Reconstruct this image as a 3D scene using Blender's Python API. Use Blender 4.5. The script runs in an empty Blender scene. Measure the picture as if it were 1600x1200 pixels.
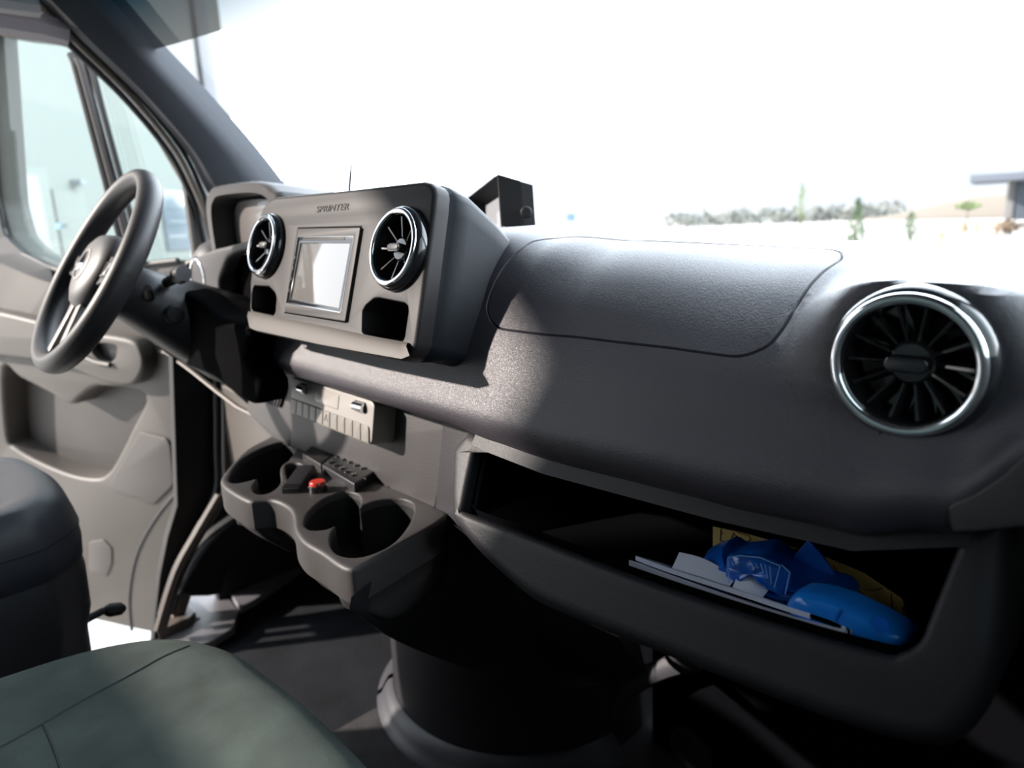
import bpy, bmesh, math, random
from mathutils import Vector as V, Matrix as Mx, geometry
from mathutils.bvhtree import BVHTree
random.seed(7)
S = bpy.context.scene
COL = S.collection
pi = math.pi

# ------------------------------------------------------------------ camera
F = 1100.0
CAM = V((.95, 0, 1.05))
_dn = V((.045, 1, 248 / F)).normalized()
_lf = V((-1037, -201.3, F)).normalized()
_X = -_lf; _Z = -_dn; _Y = _Z.cross(_X)
ROT = Mx((_X, _Y, _Z))                                  # camera (right, down, forward) -> world
cd = bpy.data.cameras.new('camera'); cam = bpy.data.objects.new('camera', cd); COL.objects.link(cam)
c0, c1, c2 = ROT.col[0], ROT.col[1], ROT.col[2]
mw = Mx(((c0[0], -c1[0], -c2[0], CAM[0]), (c0[1], -c1[1], -c2[1], CAM[1]), (c0[2], -c1[2], -c2[2], CAM[2]), (0, 0, 0, 1)))
cam.matrix_world = mw
cd.sensor_width = 36; cd.lens = 36 * F / 1600; cd.clip_start = .01; cd.clip_end = 20000
cd.dof.use_dof = True; cd.dof.focus_distance = .72; cd.dof.aperture_fstop = 4.5
S.camera = cam
# ------------------------------------------------------------------ world, sun, exposure
w = bpy.data.worlds.new('sky'); S.world = w; w.use_nodes = True
nt = w.node_tree; bg = nt.nodes['Background']
tc = nt.nodes.new('ShaderNodeTexCoord'); sx = nt.nodes.new('ShaderNodeSeparateXYZ'); cr = nt.nodes.new('ShaderNodeValToRGB')
nt.links.new(tc.outputs['Generated'], sx.inputs[0]); nt.links.new(sx.outputs['Z'], cr.inputs[0]); nt.links.new(cr.outputs[0], bg.inputs[0])
cr.color_ramp.elements[0].color = (.90, .94, 1, 1); cr.color_ramp.elements[0].position = 0
cr.color_ramp.elements[1].color = (.80, .90, 1, 1); cr.color_ramp.elements[1].position = .6
my = nt.nodes.new('ShaderNodeMapRange'); my.interpolation_type = 'SMOOTHSTEP'
for _i, _v in ((1, -.2), (2, .95), (3, 2.7), (4, 13.0)): my.inputs[_i].default_value = _v
nt.links.new(sx.outputs['Y'], my.inputs[0]); nt.links.new(my.outputs[0], bg.inputs[1])      # hazy glare ahead of the van, calmer sky behind
sd = bpy.data.lights.new('sun', 'SUN'); sun = bpy.data.objects.new('sun', sd); COL.objects.link(sun)
SUNDIR = V((.65, .76, -.445)).normalized()
sun.rotation_euler = SUNDIR.to_track_quat('-Z', 'Y').to_euler()
sd.energy = 10.5; sd.angle = math.radians(1.5); sd.color = (1, .90, .81)
S.view_settings.view_transform = 'Standard'; S.view_settings.look = 'None'
S.view_settings.exposure = 0; S.view_settings.gamma = 1; S.view_settings.use_curve_mapping = False

# ------------------------------------------------------------------ pixel helpers (photo frame 1600x1200)
def ray(u, v): return ROT @ V((u - 800, v - 600, F))
def ax_pt(u, v, ax, val):
    d = ray(u, v); return CAM + d * ((val - CAM[ax]) / d[ax])
def X_(u, v, a): return ax_pt(u, v, 0, a)
def Y_(u, v, a): return ax_pt(u, v, 1, a)
def Z_(u, v, a): return ax_pt(u, v, 2, a)
class Frame:
    def __init__(s, o, u, v):
        s.o = V(o); s.u = V(u).normalized(); v = V(v); s.v = (v - s.u * v.dot(s.u)).normalized(); s.n = s.u.cross(s.v)
    def p(s, a, b, d=0): return s.o + s.u * a + s.v * b + s.n * d
    def px(s, u, v, d=0):                               # photo pixel -> plane coordinates at height d over it
        r = ray(u, v); o = s.o + s.n * d
        q = CAM + r * ((o - CAM).dot(s.n) / r.dot(s.n)) - s.o
        return (q.dot(s.u), q.dot(s.v))
# ------------------------------------------------------------------ object helpers
def tag(o, label, cat, group=None, kind=None):
    if label: o['label'] = label
    if cat: o['category'] = cat
    if group: o['group'] = group
    if kind: o['kind'] = kind
    return o
def thing(name, label, cat, loc=(0, 0, 0), group=None, kind=None):
    o = bpy.data.objects.new(name, None); COL.objects.link(o); o.location = loc; o.empty_display_size = .05
    return tag(o, label, cat, group, kind)
def link(name, me, mat, parent=None, smooth=35):
    o = bpy.data.objects.new(name, me); COL.objects.link(o)
    if mat: me.materials.append(mat)
    if smooth:
        me.polygons.foreach_set('use_smooth', [True] * len(me.polygons))
        me.set_sharp_from_angle(angle=math.radians(smooth))
    if parent:
        o.parent = parent; o.matrix_parent_inverse = Mx.Translation(-V(world_loc(parent)))
    return o
def world_loc(o):
    l = V(o.location)
    if o.parent is not None:
        l = l if o.data is None else V((0, 0, 0)); 
    return l if o.data is None else V((0, 0, 0)) if o.parent is None or True else l
def mesh(name, vs, fs, mat, parent=None, smooth=35, recalc=True):
    me = bpy.data.meshes.new(name); me.from_pydata([tuple(v) for v in vs], [], fs)
    if recalc:
        bm = bmesh.new(); bm.from_mesh(me); bmesh.ops.recalc_face_normals(bm, faces=bm.faces); bm.to_mesh(me); bm.free()
    me.update()
    return link(name, me, mat, parent, smooth)
def struct(o): o['kind'] = 'structure'; return o
class MB:                                              # collects pieces of ONE mesh
    def __init__(s): s.v = []; s.f = []
    def add(s, vs, fs):
        b = len(s.v); s.v += [V(x) for x in vs]; s.f += [tuple(i + b for i in f) for f in fs]; return s
    def build(s, name, mat, parent=None, smooth=35): return mesh(name, s.v, s.f, mat, parent, smooth)
def area2(p): return sum(p[i][0] * p[(i + 1) % len(p)][1] - p[(i + 1) % len(p)][0] * p[i][1] for i in range(len(p))) / 2
def ccw(p): return list(p) if area2(p) > 0 else list(reversed(p))
def rnd(pts, r, n=5):                                   # round the corners of a polygon
    out = []; N = len(pts); pts = [V((p[0], p[1])) for p in pts]
    for i in range(N):
        a, b, c = pts[i - 1], pts[i], pts[(i + 1) % N]
        rr = r[i] if isinstance(r, (list, tuple)) else r
        d1 = (a - b); d2 = (c - b); k = min(rr, d1.length * .48, d2.length * .48)
        p1 = b + d1.normalized() * k; p2 = b + d2.normalized() * k
        for j in range(n + 1):
            t = j / n; out.append(tuple(p1 * (1 - t) ** 2 + b * 2 * t * (1 - t) + p2 * t * t))
    return out
def crom(pts, n=6, closed=True):
    P = [V(p) for p in pts]; N = len(P); out = []
    rng = range(N) if closed else range(N - 1)
    for i in rng:
        if closed: a, b, c, d = P[i - 1], P[i], P[(i + 1) % N], P[(i + 2) % N]
        else: a, b, c, d = P[max(i - 1, 0)], P[i], P[i + 1], P[min(i + 2, N - 1)]
        for j in range(n):
            t = j / n
            out.append(.5 * ((2 * b) + (c - a) * t + (2 * a - 5 * b + 4 * c - d) * t * t + (3 * b - a - 3 * c + d) * t ** 3))
    if not closed: out.append(P[-1])
    return out
def off2(p, d):                                         # inset a ccw loop by d
    N = len(p); out = []
    for i in range(N):
        a, b, c = V(p[i - 1][:2]), V(p[i][:2]), V(p[(i + 1) % N][:2])
        e1 = b - a; e2 = c - b
        if e1.length < 1e-7: e1 = e2
        if e2.length < 1e-7: e2 = e1
        n1 = V((-e1.y, e1.x)).normalized(); n2 = V((-e2.y, e2.x)).normalized(); m = n1 + n2
        m = m.normalized() if m.length > 1e-4 else n1
        k = max(.5, m.dot(n1)); out.append((b.x + m.x * d / k, b.y + m.y * d / k))
    return out
def ellipse(cx, cy, a, b, n=40): return [(cx + a * math.cos(2 * pi * i / n), cy + b * math.sin(2 * pi * i / n)) for i in range(n)]
def plate_mb(fr, outer, holes=(), depth=.01, bev=.002, hbev=.0015, steps=3, taper=0, hdepth=None, hfloor=False, d0=0, closed_back=None):
    """solid plate: front at height d0 over the frame's plane, rounded rim, holes with walls"""
    m = MB(); outer = ccw(outer); N = len(outer)
    if closed_back is None: closed_back = not holes
    rings = []
    for k in range(steps + 1):
        a = pi / 2 * k / steps
        rings.append([fr.p(x, y, d0 - bev * (1 - math.cos(a))) if False else fr.p(x, y, d0 - bev * (1 - math.cos(a))) for x, y in off2(outer, bev * (1 - math.sin(a)))])
    rings.append([fr.p(x, y, d0 - depth) for x, y in off2(outer, taper)])
    base = 0
    for r in rings: m.v += r
    for k in range(len(rings) - 1):
        for i in range(N):
            j = (i + 1) % N; m.f.append((k * N + i, k * N + j, (k + 1) * N + j, (k + 1) * N + i))
    if closed_back: m.f.append(tuple((len(rings) - 1) * N + i for i in range(N)))
    loops = [(off2(outer, bev), list(range(N)))]
    hd = hdepth if hdepth else depth
    for h in holes:
        h = ccw(h); n2 = len(h); b0 = len(m.v); rr = []
        for k in range(steps + 1):
            a = pi / 2 * k / steps
            rr.append([fr.p(x, y, d0 - hbev * (1 - math.cos(a))) for x, y in off2(h, -hbev * (1 - math.sin(a)))])
        rr.append([fr.p(x, y, d0 - hd) for x, y in off2(h, .0)])
        for r in rr: m.v += r
        for k in range(len(rr) - 1):
            for i in range(n2):
                j = (i + 1) % n2; m.f.append((b0 + k * n2 + j, b0 + k * n2 + i, b0 + (k + 1) * n2 + i, b0 + (k + 1) * n2 + j))
        if hfloor: m.f.append(tuple(b0 + (len(rr) - 1) * n2 + i for i in range(n2)))
        loops.append((off2(h, -hbev), [b0 + i for i in range(n2)]))
    flat = [i for _, ids in loops for i in ids]
    tr = geometry.tessellate_polygon([[V((x, y, 0)) for x, y in l] for l, _ in loops])
    for t in tr: m.f.append(tuple(flat[i] for i in t))
    return m
def plate(name, fr, outer, mat, parent=None, **k):
    m = plate_mb(fr, outer, **k); return mesh(name, m.v, m.f, mat, parent, 40, recalc=not k.get('holes') or True)
def grid_mb(rows, closed_u=False, cap=False):
    m = MB(); R = len(rows); N = len(rows[0])
    for r in rows: m.v += [V(p) for p in r]
    for k in range(R - 1):
        for i in range(N if closed_u else N - 1):
            j = (i + 1) % N; m.f.append((k * N + i, k * N + j, (k + 1) * N + j, (k + 1) * N + i))
    if cap: m.f.append(tuple(range(N))); m.f.append(tuple((R - 1) * N + i for i in range(N)))
    return m
def tube_mb(path, r, n=10, closed=False, flat=1.0, up=None, cap=True):
    P = [V(p) for p in path]; N = len(P); rows = []; prev = up or V((0, 0, 1))
    for i in range(N):
        t = (P[(i + 1) % N] - P[i - 1]) if closed else (P[min(i + 1, N - 1)] - P[max(i - 1, 0)])
        t.normalize(); s = t.cross(prev)
        if s.length < 1e-4: s = t.cross(V((1, 0, 0)))
        s.normalize(); q = s.cross(t)
        if up is None: prev = q
        rr = r[i] if isinstance(r, (list, tuple)) else r
        rows.append([P[i] + s * math.cos(2 * pi * k / n) * rr + q * math.sin(2 * pi * k / n) * rr * flat for k in range(n)])
    if closed: rows.append(rows[0]); return grid_mb(rows, True)
    return grid_mb(rows, True, cap)
def lathe_mb(fr, prof, n=48, cx=0, cy=0):               # prof: (radius, height over plane)
    rows = [[fr.p(cx + r * math.cos(2 * pi * k / n), cy + r * math.sin(2 * pi * k / n), h) for k in range(n)] for r, h in prof]
    return grid_mb(rows, True)
def box_mb(fr, a0, a1, b0, b1, d0, d1, bev=.001): return plate_mb(fr, rnd([(a0, b0), (a1, b0), (a1, b1), (a0, b1)], bev * 1.5, 2), depth=d1 - d0, bev=bev, steps=2, d0=d1)
def wbox(name, lo, hi, mat, parent=None, bev=.003, smooth=35):
    fr = Frame((0, 0, 0), (1, 0, 0), (0, 1, 0))
    m = box_mb(fr, lo[0], hi[0], lo[1], hi[1], lo[2], hi[2], bev); return m.build(name, mat, parent, smooth)
# ------------------------------------------------------------------ materials
def nd(t, ty, **k):
    n = t.nodes.new(ty)
    for a, b in k.items(): setattr(n, a, b)
    return n
def mat(name, col, rough=.5, metal=0, grain=0, gscale=600, gdist=.0004, var=0, vscale=8, spec=.5, coat=0, sheen=0, trans=None, weave=0, ior=1.5):
    m = bpy.data.materials.new(name); m.use_nodes = True; t = m.node_tree; b = t.nodes['Principled BSDF']
    b.inputs['Base Color'].default_value = (*col, 1); b.inputs['Roughness'].default_value = rough; b.inputs['Metallic'].default_value = metal
    b.inputs['Specular IOR Level'].default_value = spec; b.inputs['Coat Weight'].default_value = coat; b.inputs['IOR'].default_value = ior
    b.inputs['Sheen Weight'].default_value = sheen
    if sheen: b.inputs['Sheen Roughness'].default_value = .5
    tc = nd(t, 'ShaderNodeTexCoord')
    if var:
        n = nd(t, 'ShaderNodeTexNoise'); n.inputs['Scale'].default_value = vscale; n.inputs['Detail'].default_value = 5
        t.links.new(tc.outputs['Object'], n.inputs['Vector'])
        mx = nd(t, 'ShaderNodeMix', data_type='RGBA'); mr = nd(t, 'ShaderNodeMapRange')
        mr.inputs[1].default_value = .3; mr.inputs[2].default_value = .7
        t.links.new(n.outputs['Fac'], mr.inputs[0]); t.links.new(mr.outputs[0], mx.inputs[0])
        mx.inputs[6].default_value = (*[c * (1 - var) for c in col], 1); mx.inputs[7].default_value = (*[min(1, c * (1 + var)) for c in col], 1)
        t.links.new(mx.outputs[2], b.inputs['Base Color'])
    if grain:
        v = nd(t, 'ShaderNodeTexVoronoi', feature='DISTANCE_TO_EDGE'); v.inputs['Scale'].default_value = gscale
        n = nd(t, 'ShaderNodeTexNoise'); n.inputs['Scale'].default_value = gscale * .5; n.inputs['Detail'].default_value = 3
        t.links.new(tc.outputs['Object'], v.inputs['Vector']); t.links.new(tc.outputs['Object'], n.inputs['Vector'])
        ad = nd(t, 'ShaderNodeMath', operation='ADD'); t.links.new(v.outputs['Distance'], ad.inputs[0]); t.links.new(n.outputs['Fac'], ad.inputs[1])
        bp = nd(t, 'ShaderNodeBump'); bp.inputs['Strength'].default_value = grain; bp.inputs['Distance'].default_value = gdist
        t.links.new(ad.outputs[0], bp.inputs['Height']); t.links.new(bp.outputs[0], b.inputs['Normal'])
    if weave:
        wv = nd(t, 'ShaderNodeTexWave'); wv.inputs['Scale'].default_value = weave; wv.inputs['Distortion'].default_value = 2; wv.inputs['Detail'].default_value = 2
        n = nd(t, 'ShaderNodeTexNoise'); n.inputs['Scale'].default_value = 900; n.inputs['Detail'].default_value = 4
        t.links.new(tc.outputs['Object'], wv.inputs['Vector']); t.links.new(tc.outputs['Object'], n.inputs['Vector'])
        ad = nd(t, 'ShaderNodeMath', operation='ADD'); t.links.new(wv.outputs['Fac'], ad.inputs[0]); t.links.new(n.outputs['Fac'], ad.inputs[1])
        bp = nd(t, 'ShaderNodeBump'); bp.inputs['Strength'].default_value = .55; bp.inputs['Distance'].default_value = .0009
        t.links.new(ad.outputs[0], bp.inputs['Height']); t.links.new(bp.outputs[0], b.inputs['Normal'])
    return m
def glass(name, tint, refl=.06, rough=0):
    m = bpy.data.materials.new(name); m.use_nodes = True; t = m.node_tree; t.nodes.clear()
    o = nd(t, 'ShaderNodeOutputMaterial'); mx = nd(t, 'ShaderNodeMixShader'); tr = nd(t, 'ShaderNodeBsdfTransparent'); gl = nd(t, 'ShaderNodeBsdfGlossy')
    lw = nd(t, 'ShaderNodeLayerWeight'); lw.inputs[0].default_value = .5
    pw = nd(t, 'ShaderNodeMath', operation='POWER'); pw.inputs[1].default_value = 5; t.links.new(lw.outputs['Facing'], pw.inputs[0])
    fr = nd(t, 'ShaderNodeMath', operation='MULTIPLY_ADD'); fr.inputs[1].default_value = .6; fr.inputs[2].default_value = .035; t.links.new(pw.outputs[0], fr.inputs[0])
    tr.inputs[0].default_value = (*tint, 1); gl.inputs['Roughness'].default_value = rough
    t.links.new(fr.outputs[0], mx.inputs[0]); t.links.new(tr.outputs[0], mx.inputs[1]); t.links.new(gl.outputs[0], mx.inputs[2]); t.links.new(mx.outputs[0], o.inputs[0])
    return m
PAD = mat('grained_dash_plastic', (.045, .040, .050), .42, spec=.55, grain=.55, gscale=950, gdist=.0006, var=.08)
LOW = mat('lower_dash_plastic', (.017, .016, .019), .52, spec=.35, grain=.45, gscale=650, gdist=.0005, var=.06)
CON = mat('console_plastic', (.038, .035, .036), .52, spec=.4, grain=.4, gscale=650, gdist=.0005, var=.06)
SATIN = mat('satin_panel', (.021, .0185, .0195), .52, spec=.25, var=.04)
SATINL = mat('satin_lip', (.060, .052, .047), .5, spec=.3)
SILV = mat('silver_plastic', (.26, .245, .23), .40)
SILVB = mat('silver_buttons', (.165, .15, .135), .42)
CHROME = mat('chrome', (.85, .86, .90), .09, metal=1)
GLOSS = mat('gloss_black', (.012, .012, .014), .14, coat=.6)
BLACK = mat('matt_black', (.010, .010, .011), .6, spec=.3)
VOID = mat('painted_shade_black', (.0022, .0022, .003), .9, spec=.02)  # near-black colour stands in for the shade under and behind the dash
BLK2 = mat('black_plastic', (.020, .020, .023), .42)
RUB = mat('steering_wheel_leather', (.017, .016, .018), .48, spec=.4, grain=.25, gscale=500)
LEATH = mat('driver_seat_leather', (.022, .024, .033), .50, spec=.4, grain=.3, gscale=420)
CLOTH = mat('passenger_seat_cloth', (.062, .076, .070), .95, weave=260, var=.28, vscale=14, spec=.2)
CLOTH2 = mat('passenger_seat_side_cloth', (.062, .078, .076), .92, weave=330, var=.18, vscale=18, sheen=.15)
DOORM = mat('door_card_plastic', (.062, .054, .048), .55, grain=.2, gscale=700, var=.05)
DOORD = mat('door_speaker_mesh', (.050, .044, .042), .6)
DOORP = mat('door_pocket_plastic', (.05, .044, .041), .55, var=.05)
BEIGE = mat('beige_trim', (.11, .092, .078), .5, var=.06)
PILL = mat('pillar_trim_fabric', (.022, .026, .034), .75, var=.08)
SEAL = mat('rubber_seal', (.018, .018, .02), .6)
CARPET = mat('carpet', (.010, .0115, .015), .98, spec=.2, grain=.9, gscale=420, gdist=.002, var=.35, vscale=9)
CARP2 = mat('rubber_mat', (.030, .028, .030), .85, grain=.9, gscale=380, gdist=.0015, var=.3, vscale=25)
TRIMG = mat('grey_sill_trim', (.040, .040, .047), .45, grain=.2, gscale=700)
SHELL = mat('van_lining', (.08, .08, .08), .8)
ARCH = mat('footwell_lining', (.07, .065, .06), .6, var=.2, vscale=6)
WHITEP = mat('white_paper', (.62, .63, .74), .6)
YEL = mat('yellow_paper', (.52, .36, .10), .7, var=.05)
INK = mat('black_ink', (.02, .015, .01), .6)
BLUEP = mat('blue_plastic_film', (.005, .10, .48), .28, var=.25, vscale=40, coat=.3)
BLUEB = mat('bright_blue_plastic', (.01, .20, .72), .3, coat=.3)
BLUEL = mat('light_blue_print', (.22, .42, .80), .4)
RED = mat('red_plastic', (.45, .03, .02), .3, coat=.5)
GLW = glass('windscreen_glass', (.97, .985, .99)); GLD = glass('side_window_glass', (.84, .90, .885)); GLT = glass('tinted_shade_band', (.10, .17, .22))
_t = GLT.node_tree; _c = _t.nodes.new('ShaderNodeTexCoord'); _s = _t.nodes.new('ShaderNodeSeparateXYZ'); _m = _t.nodes.new('ShaderNodeMapRange'); _r = _t.nodes.new('ShaderNodeValToRGB')
_t.links.new(_c.outputs['Object'], _s.inputs[0]); _t.links.new(_s.outputs['Z'], _m.inputs[0]); _m.inputs[1].default_value = 1.47; _m.inputs[2].default_value = 1.575; _t.links.new(_m.outputs[0], _r.inputs[0])
_r.color_ramp.elements[0].color = (.155, .155, .15, 1); _r.color_ramp.elements[1].color = (.006, .030, .045, 1)
_t.links.new(_r.outputs[0], [n for n in _t.nodes if n.type == 'BSDF_TRANSPARENT'][0].inputs[0])
SCREEN = mat('display_glass', (.16, .155, .15), .07, ior=2.6, coat=.5)
CLUS = mat('cluster_display', (.12, .11, .105), .35, coat=.5)
SCR2 = mat('monitor_screen', (.30, .31, .33), .12, coat=.5)

FX = Frame((0, 0, 0), (1, 0, 0), (0, 0, 1))              # vertical plane facing the rear of the van (-Y); n = -Y
def fy(y): return Frame((0, y, 0), (1, 0, 0), (0, 0, 1))
def fz(z): return Frame((0, 0, z), (1, 0, 0), (0, 1, 0))

# =================================================================== VAN SHELL
XL, XR = -1.0, 1.06
struct(wbox('floor', (XL, -1.8, -.03), (XR, 1.35, .0), CARPET))
struct(wbox('ceiling', (XL, -1.8, 1.88), (XR, .10, 1.94), SHELL))
struct(wbox('sun_block_panel', (XL, -1.19, 1.56), (XR, -1.15, 1.90), SHELL))  # unseen panel, added to keep the sun off the shelf and right pad
struct(wbox('wall_rear', (XL, -1.85, 0), (XR, -1.8, 1.93), SHELL))
struct(wbox('wall_left', (XL - .04, -1.8, 0), (XL, -1.62, 1.93), SHELL))
struct(wbox('wall_right', (XR, -1.8, 0), (XR + .04, -.66, 1.93), SHELL))
dr = thing('door_2', None, None, kind='structure')
wbox('door_panel', (XR, -.66, -.05), (XR + .05, .95, .98), SHELL, dr)
wbox('door_header', (XR, -.66, 1.58), (XR + .05, .60, 1.93), SHELL, dr)
wbox('door_pane', (XR + .02, .12, .98), (XR + .024, .60, 1.58), GLD, dr, bev=.0005)
wbox('door_light_block', (XR, -.66, .98), (XR + .05, .12, 1.58), SHELL, dr)  # unseen filler added over the window area to cut light from the right
wf = MB()
struct(wbox('wall_front', (XL, 1.33, -.03), (XR, 1.37, .96), ARCH))

# windscreen: follows the pillars, bowed forward in the middle
def wind(x, z):
    return V((x, .97 - (z - 1.03) * .85 + .15 * (1 - (x / .92) ** 2), z))
ws = thing('window_1', None, None, kind='structure')
ZB = 1.48
for nm, z0, z1, m in (('windscreen_pane', .95, ZB, GLW), ('tinted_shade_band', ZB, 1.80, GLT)):
    rows = [[wind(-.97 + 1.96 * i / 24, z0 + (z1 - z0) * k / 6) for i in range(25)] for k in range(7)]
    grid_mb(rows).build(nm, m, ws)
struct(grid_mb([[V((x, y, z)) for x in (XL, XR)] for y, z in ((.08, 1.91), (.25, 1.88), (.46, 1.80))]).build('ceiling_front', SHELL))
# header over the windscreen
rows = [[wind(-.97 + 1.96 * i / 24, 1.72) + V(o) for i in range(25)] for o in ((0, .02, .0), (0, -.04, .0), (0, -.06, .10), (0, .02, .10))]
struct(grid_mb(rows).build('trim_1', SHELL))
# right pillar (out of frame)
struct(tube_mb([(1.0, 1.04, 1.0), (1.0, .72, 1.4), (.98, .42, 1.78)], .05, 8).build('trim_2', PILL))

# left A pillar lining: cross-section quad swept along traced edges
XP = -.86
inner = [(470, 352), (430, 303), (380, 240), (300, 150), (225, 72), (180, 20), (140, -26), (60, -118)]     # edge beside the windscreen
outer = [(345, 330), (322, 292), (290, 232), (222, 152), (140, 72), (90, 22), (48, -20), (-60, -128)]     # edge beside the door
pin = crom([X_(u, v, XP) for u, v in inner], 5, False); pou = crom([X_(u, v, XP - .06) for u, v in outer], 5, False)
rows = []
for a, b in zip(pin, pou):
    m1 = a.lerp(b, .38) + V((.028, -.020, .012)); m2 = a.lerp(b, .75) + V((.020, -.026, 0))
    rows.append([a + V((-.03, .05, .02)), a, a.lerp(m1, .6) + V((.004, 0, .004)), m1, m2, b + V((.004, -.006, 0)), b, b + V((-.05, .02, 0))])
pl = thing('trim_3', None, None, kind='structure')
grid_mb(rows).build('pillar_lining', PILL, pl)
# pillar weather strips: beige then black then beige, running down into the door frame
def px_line(pts, x, n=5): return crom([X_(u, v, x) for u, v in pts], n, False)
door_seal = [(-30, -95), (32, -22), (75, 20), (125, 72), (205, 150), (272, 232), (303, 292), (322, 340), (335, 400), (345, 480), (350, 600), (351, 700), (350, 768), (318, 830), (285, 890), (262, 960)]
tube_mb(px_line(door_seal, -.935), .0075, 8).build('beige_seal', BEIGE, pl)
tube_mb(px_line([(u + 9, v - 3) if v < 330 else (u + 7, v) for u, v in door_seal], -.93), .006, 8).build('black_seal', SEAL, pl)
tube_mb(px_line([(u - 9, v + 5) if v < 330 else (u - 12, v) for u, v in door_seal], -.955), .008, 8).build('outer_seal', SEAL, pl)
# body side below the pillar, in front of the door opening
kick = [(352, 480), (352, 700), (351, 770), (325, 835), (292, 895), (262, 990), (282, 985), (300, 930), (332, 870), (384, 822), (520, 800), (520, 480)]
struct(wbox('wall_left_front', (XL - .03, .60, -.03), (XL, 1.36, .96), BLACK))
fk = Frame((-.955, 0, 0), (0, 1, 0), (0, 0, 1))
plate('kick_panel', fk, [fk.px(u, v) for u, v in kick], BEIGE, pl, depth=.03, bev=.004)
tube_mb(px_line([(345, 775), (310, 835), (278, 895), (250, 985)], -.90), .014, 8, flat=1.2).build('frame_trim', BEIGE, pl)
fj = Frame((-.992, 0, 0), (0, 1, 0), (0, 0, 1))
plate('door_jamb', fj, [fj.px(u, v) for u, v in [(268, 520), (352, 520), (352, 780), (318, 850), (285, 900), (262, 985), (240, 1010), (243, 960), (250, 900), (262, 840), (277, 790)]], BLACK, pl, depth=.03, bev=.004)
# roof rail over the door
fh = struct(tube_mb([X_(-60, 22, -.95), X_(0, 30, -.95), X_(60, 40, -.95), X_(105, 52, -.95)], .030, 8).build('trim_4', mat('roof_rail_lining', (.30, .27, .30), .5)))
struct(tube_mb([X_(-60, 0, -.90), X_(0, 4, -.90), X_(60, 12, -.90)], .020, 8).build('trim_5', mat('headliner_edge', (.30, .29, .30), .6)))

# =================================================================== DRIVER'S DOOR (open)
PHI = math.radians(68)
FD = Frame((-.985, .640, 0), (math.sin(PHI), math.cos(PHI), 0), (0, 0, 1))      # u runs towards the hinge; n faces the cab
D = lambda pts, d=0: [FD.px(u, v, d) for u, v in pts]
door = thing('door_1', None, None, kind='structure')
win = [(-420, 60), (-100, 50), (0, 56), (85, 66), (108, 78), (122, 104), (200, 150), (330, 300), (360, 380), (318, 404), (235, 408), (120, 432), (85, 418), (41, 396), (16, 370), (2, 320), (-12, 200), (-30, 150)]
win = [(-20, 46), (0, 57), (85, 66), (108, 78), (122, 104), (200, 150), (330, 290), (360, 380), (318, 404), (235, 410), (120, 430), (85, 417), (41, 396), (16, 370), (2, 320), (-8, 200)]
oc = [(-330, 20), (-20, 20), (60, 38), (130, 70), (215, 150), (345, 280), (375, 400), (300, 430), (262, 440), (274, 560), (279, 700), (281, 762), (275, 800), (258, 850), (249, 900), (244, 960), (246, 990), (205, 982), (120, 962), (0, 975), (-330, 1120)]
hl = [(min(a, .020), b) for a, b in D(win)]; ou = [(min(a, .030), b) for a, b in D(oc)]
pocket = D([(4, 575), (30, 590), (72, 612), (108, 632), (122, 622), (140, 608), (160, 604), (226, 616), (205, 672), (180, 722), (165, 742), (148, 748), (110, 742), (60, 722), (22, 700), (9, 680)])
pocket = [tuple(p) for p in crom(pocket, 4)]
plate('door_panel', FD, ou, DOORM, door, holes=[rnd(hl, .02, 3), pocket], depth=.05, bev=.008, hbev=.012, steps=3, hdepth=.08)
plate('pocket_back', FD, off2(ccw(pocket), -.02), DOORP, door, depth=.01, bev=.001, d0=-.075)
# belt rail under the glass (dark)
plate('window_belt', FD, rnd(D([(-40, 330), (-2, 320), (14, 368), (40, 394), (85, 416), (92, 444), (50, 430), (0, 408), (-40, 398)]), .004, 2), BLK2, door, depth=.012, bev=.004, d0=.012)
plate('door_pane', FD, D([(-30, 40), (130, 60), (282, 225), (285, 420), (120, 440), (0, 400)]), GLD, door, depth=.003, bev=.0005, d0=-.02)
# window division bar and surround
for a, b, c, m, h in (((126, 100), (176, 290), .010, SEAL, .016), ((140, 106), (190, 290), .013, mat('window_bar', (.03, .025, .025), .4), .018), ((152, 112), (200, 290), .008, SEAL, .014)):
    q = [(a[0] - 6, a[1] - 14), a, b, (b[0] + 30, b[1] + 120)]
    tube_mb([FD.p(*FD.px(u, v), h) for u, v in q], c, 8).build('division_bar', m, door)
tube_mb([FD.p(*FD.px(u, v), .004) for u, v in [(-12, 200), (-4, 300), (10, 366), (38, 398), (88, 420), (130, 432), (235, 412), (280, 407)]], .008, 8).build('window_seal', SEAL, door)
# armrest and pull handle
arm = D([(-60, 478), (0, 484), (48, 494), (120, 512), (160, 519), (198, 524), (222, 532), (234, 552), (235, 574), (222, 596), (204, 600), (170, 594), (126, 576), (60, 560), (-60, 540)], .02)
arm = [tuple(p) for p in crom(arm, 3)]
hp = [tuple(p) for p in crom(D([(138, 538), (150, 536), (178, 539), (182, 548), (178, 562), (166, 568), (150, 560)], .045), 4)]
plate('armrest', FD, arm, DOORM, door, holes=[hp], depth=.045, bev=.012, hbev=.004, steps=4, d0=.045, hfloor=True, hdepth=.03)
plate('handle_recess', FD, off2(ccw(hp), -.001), BLK2, door, depth=.004, bev=.0005, d0=.019)
tube_mb([FD.p(*FD.px(u, v, .05), .05) for u, v in [(128, 556), (150, 566), (172, 570)]], .007, 8).build('door_handle', DOORM, door)
spk = rnd(D([(222, 674), (262, 684), (268, 694), (273, 748), (272, 758), (244, 786), (232, 786), (180, 768), (176, 756), (180, 745)]), .012, 4)
plate('speaker_grille', FD, spk, DOORD, door, depth=.008, bev=.003, d0=.006)
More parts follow.
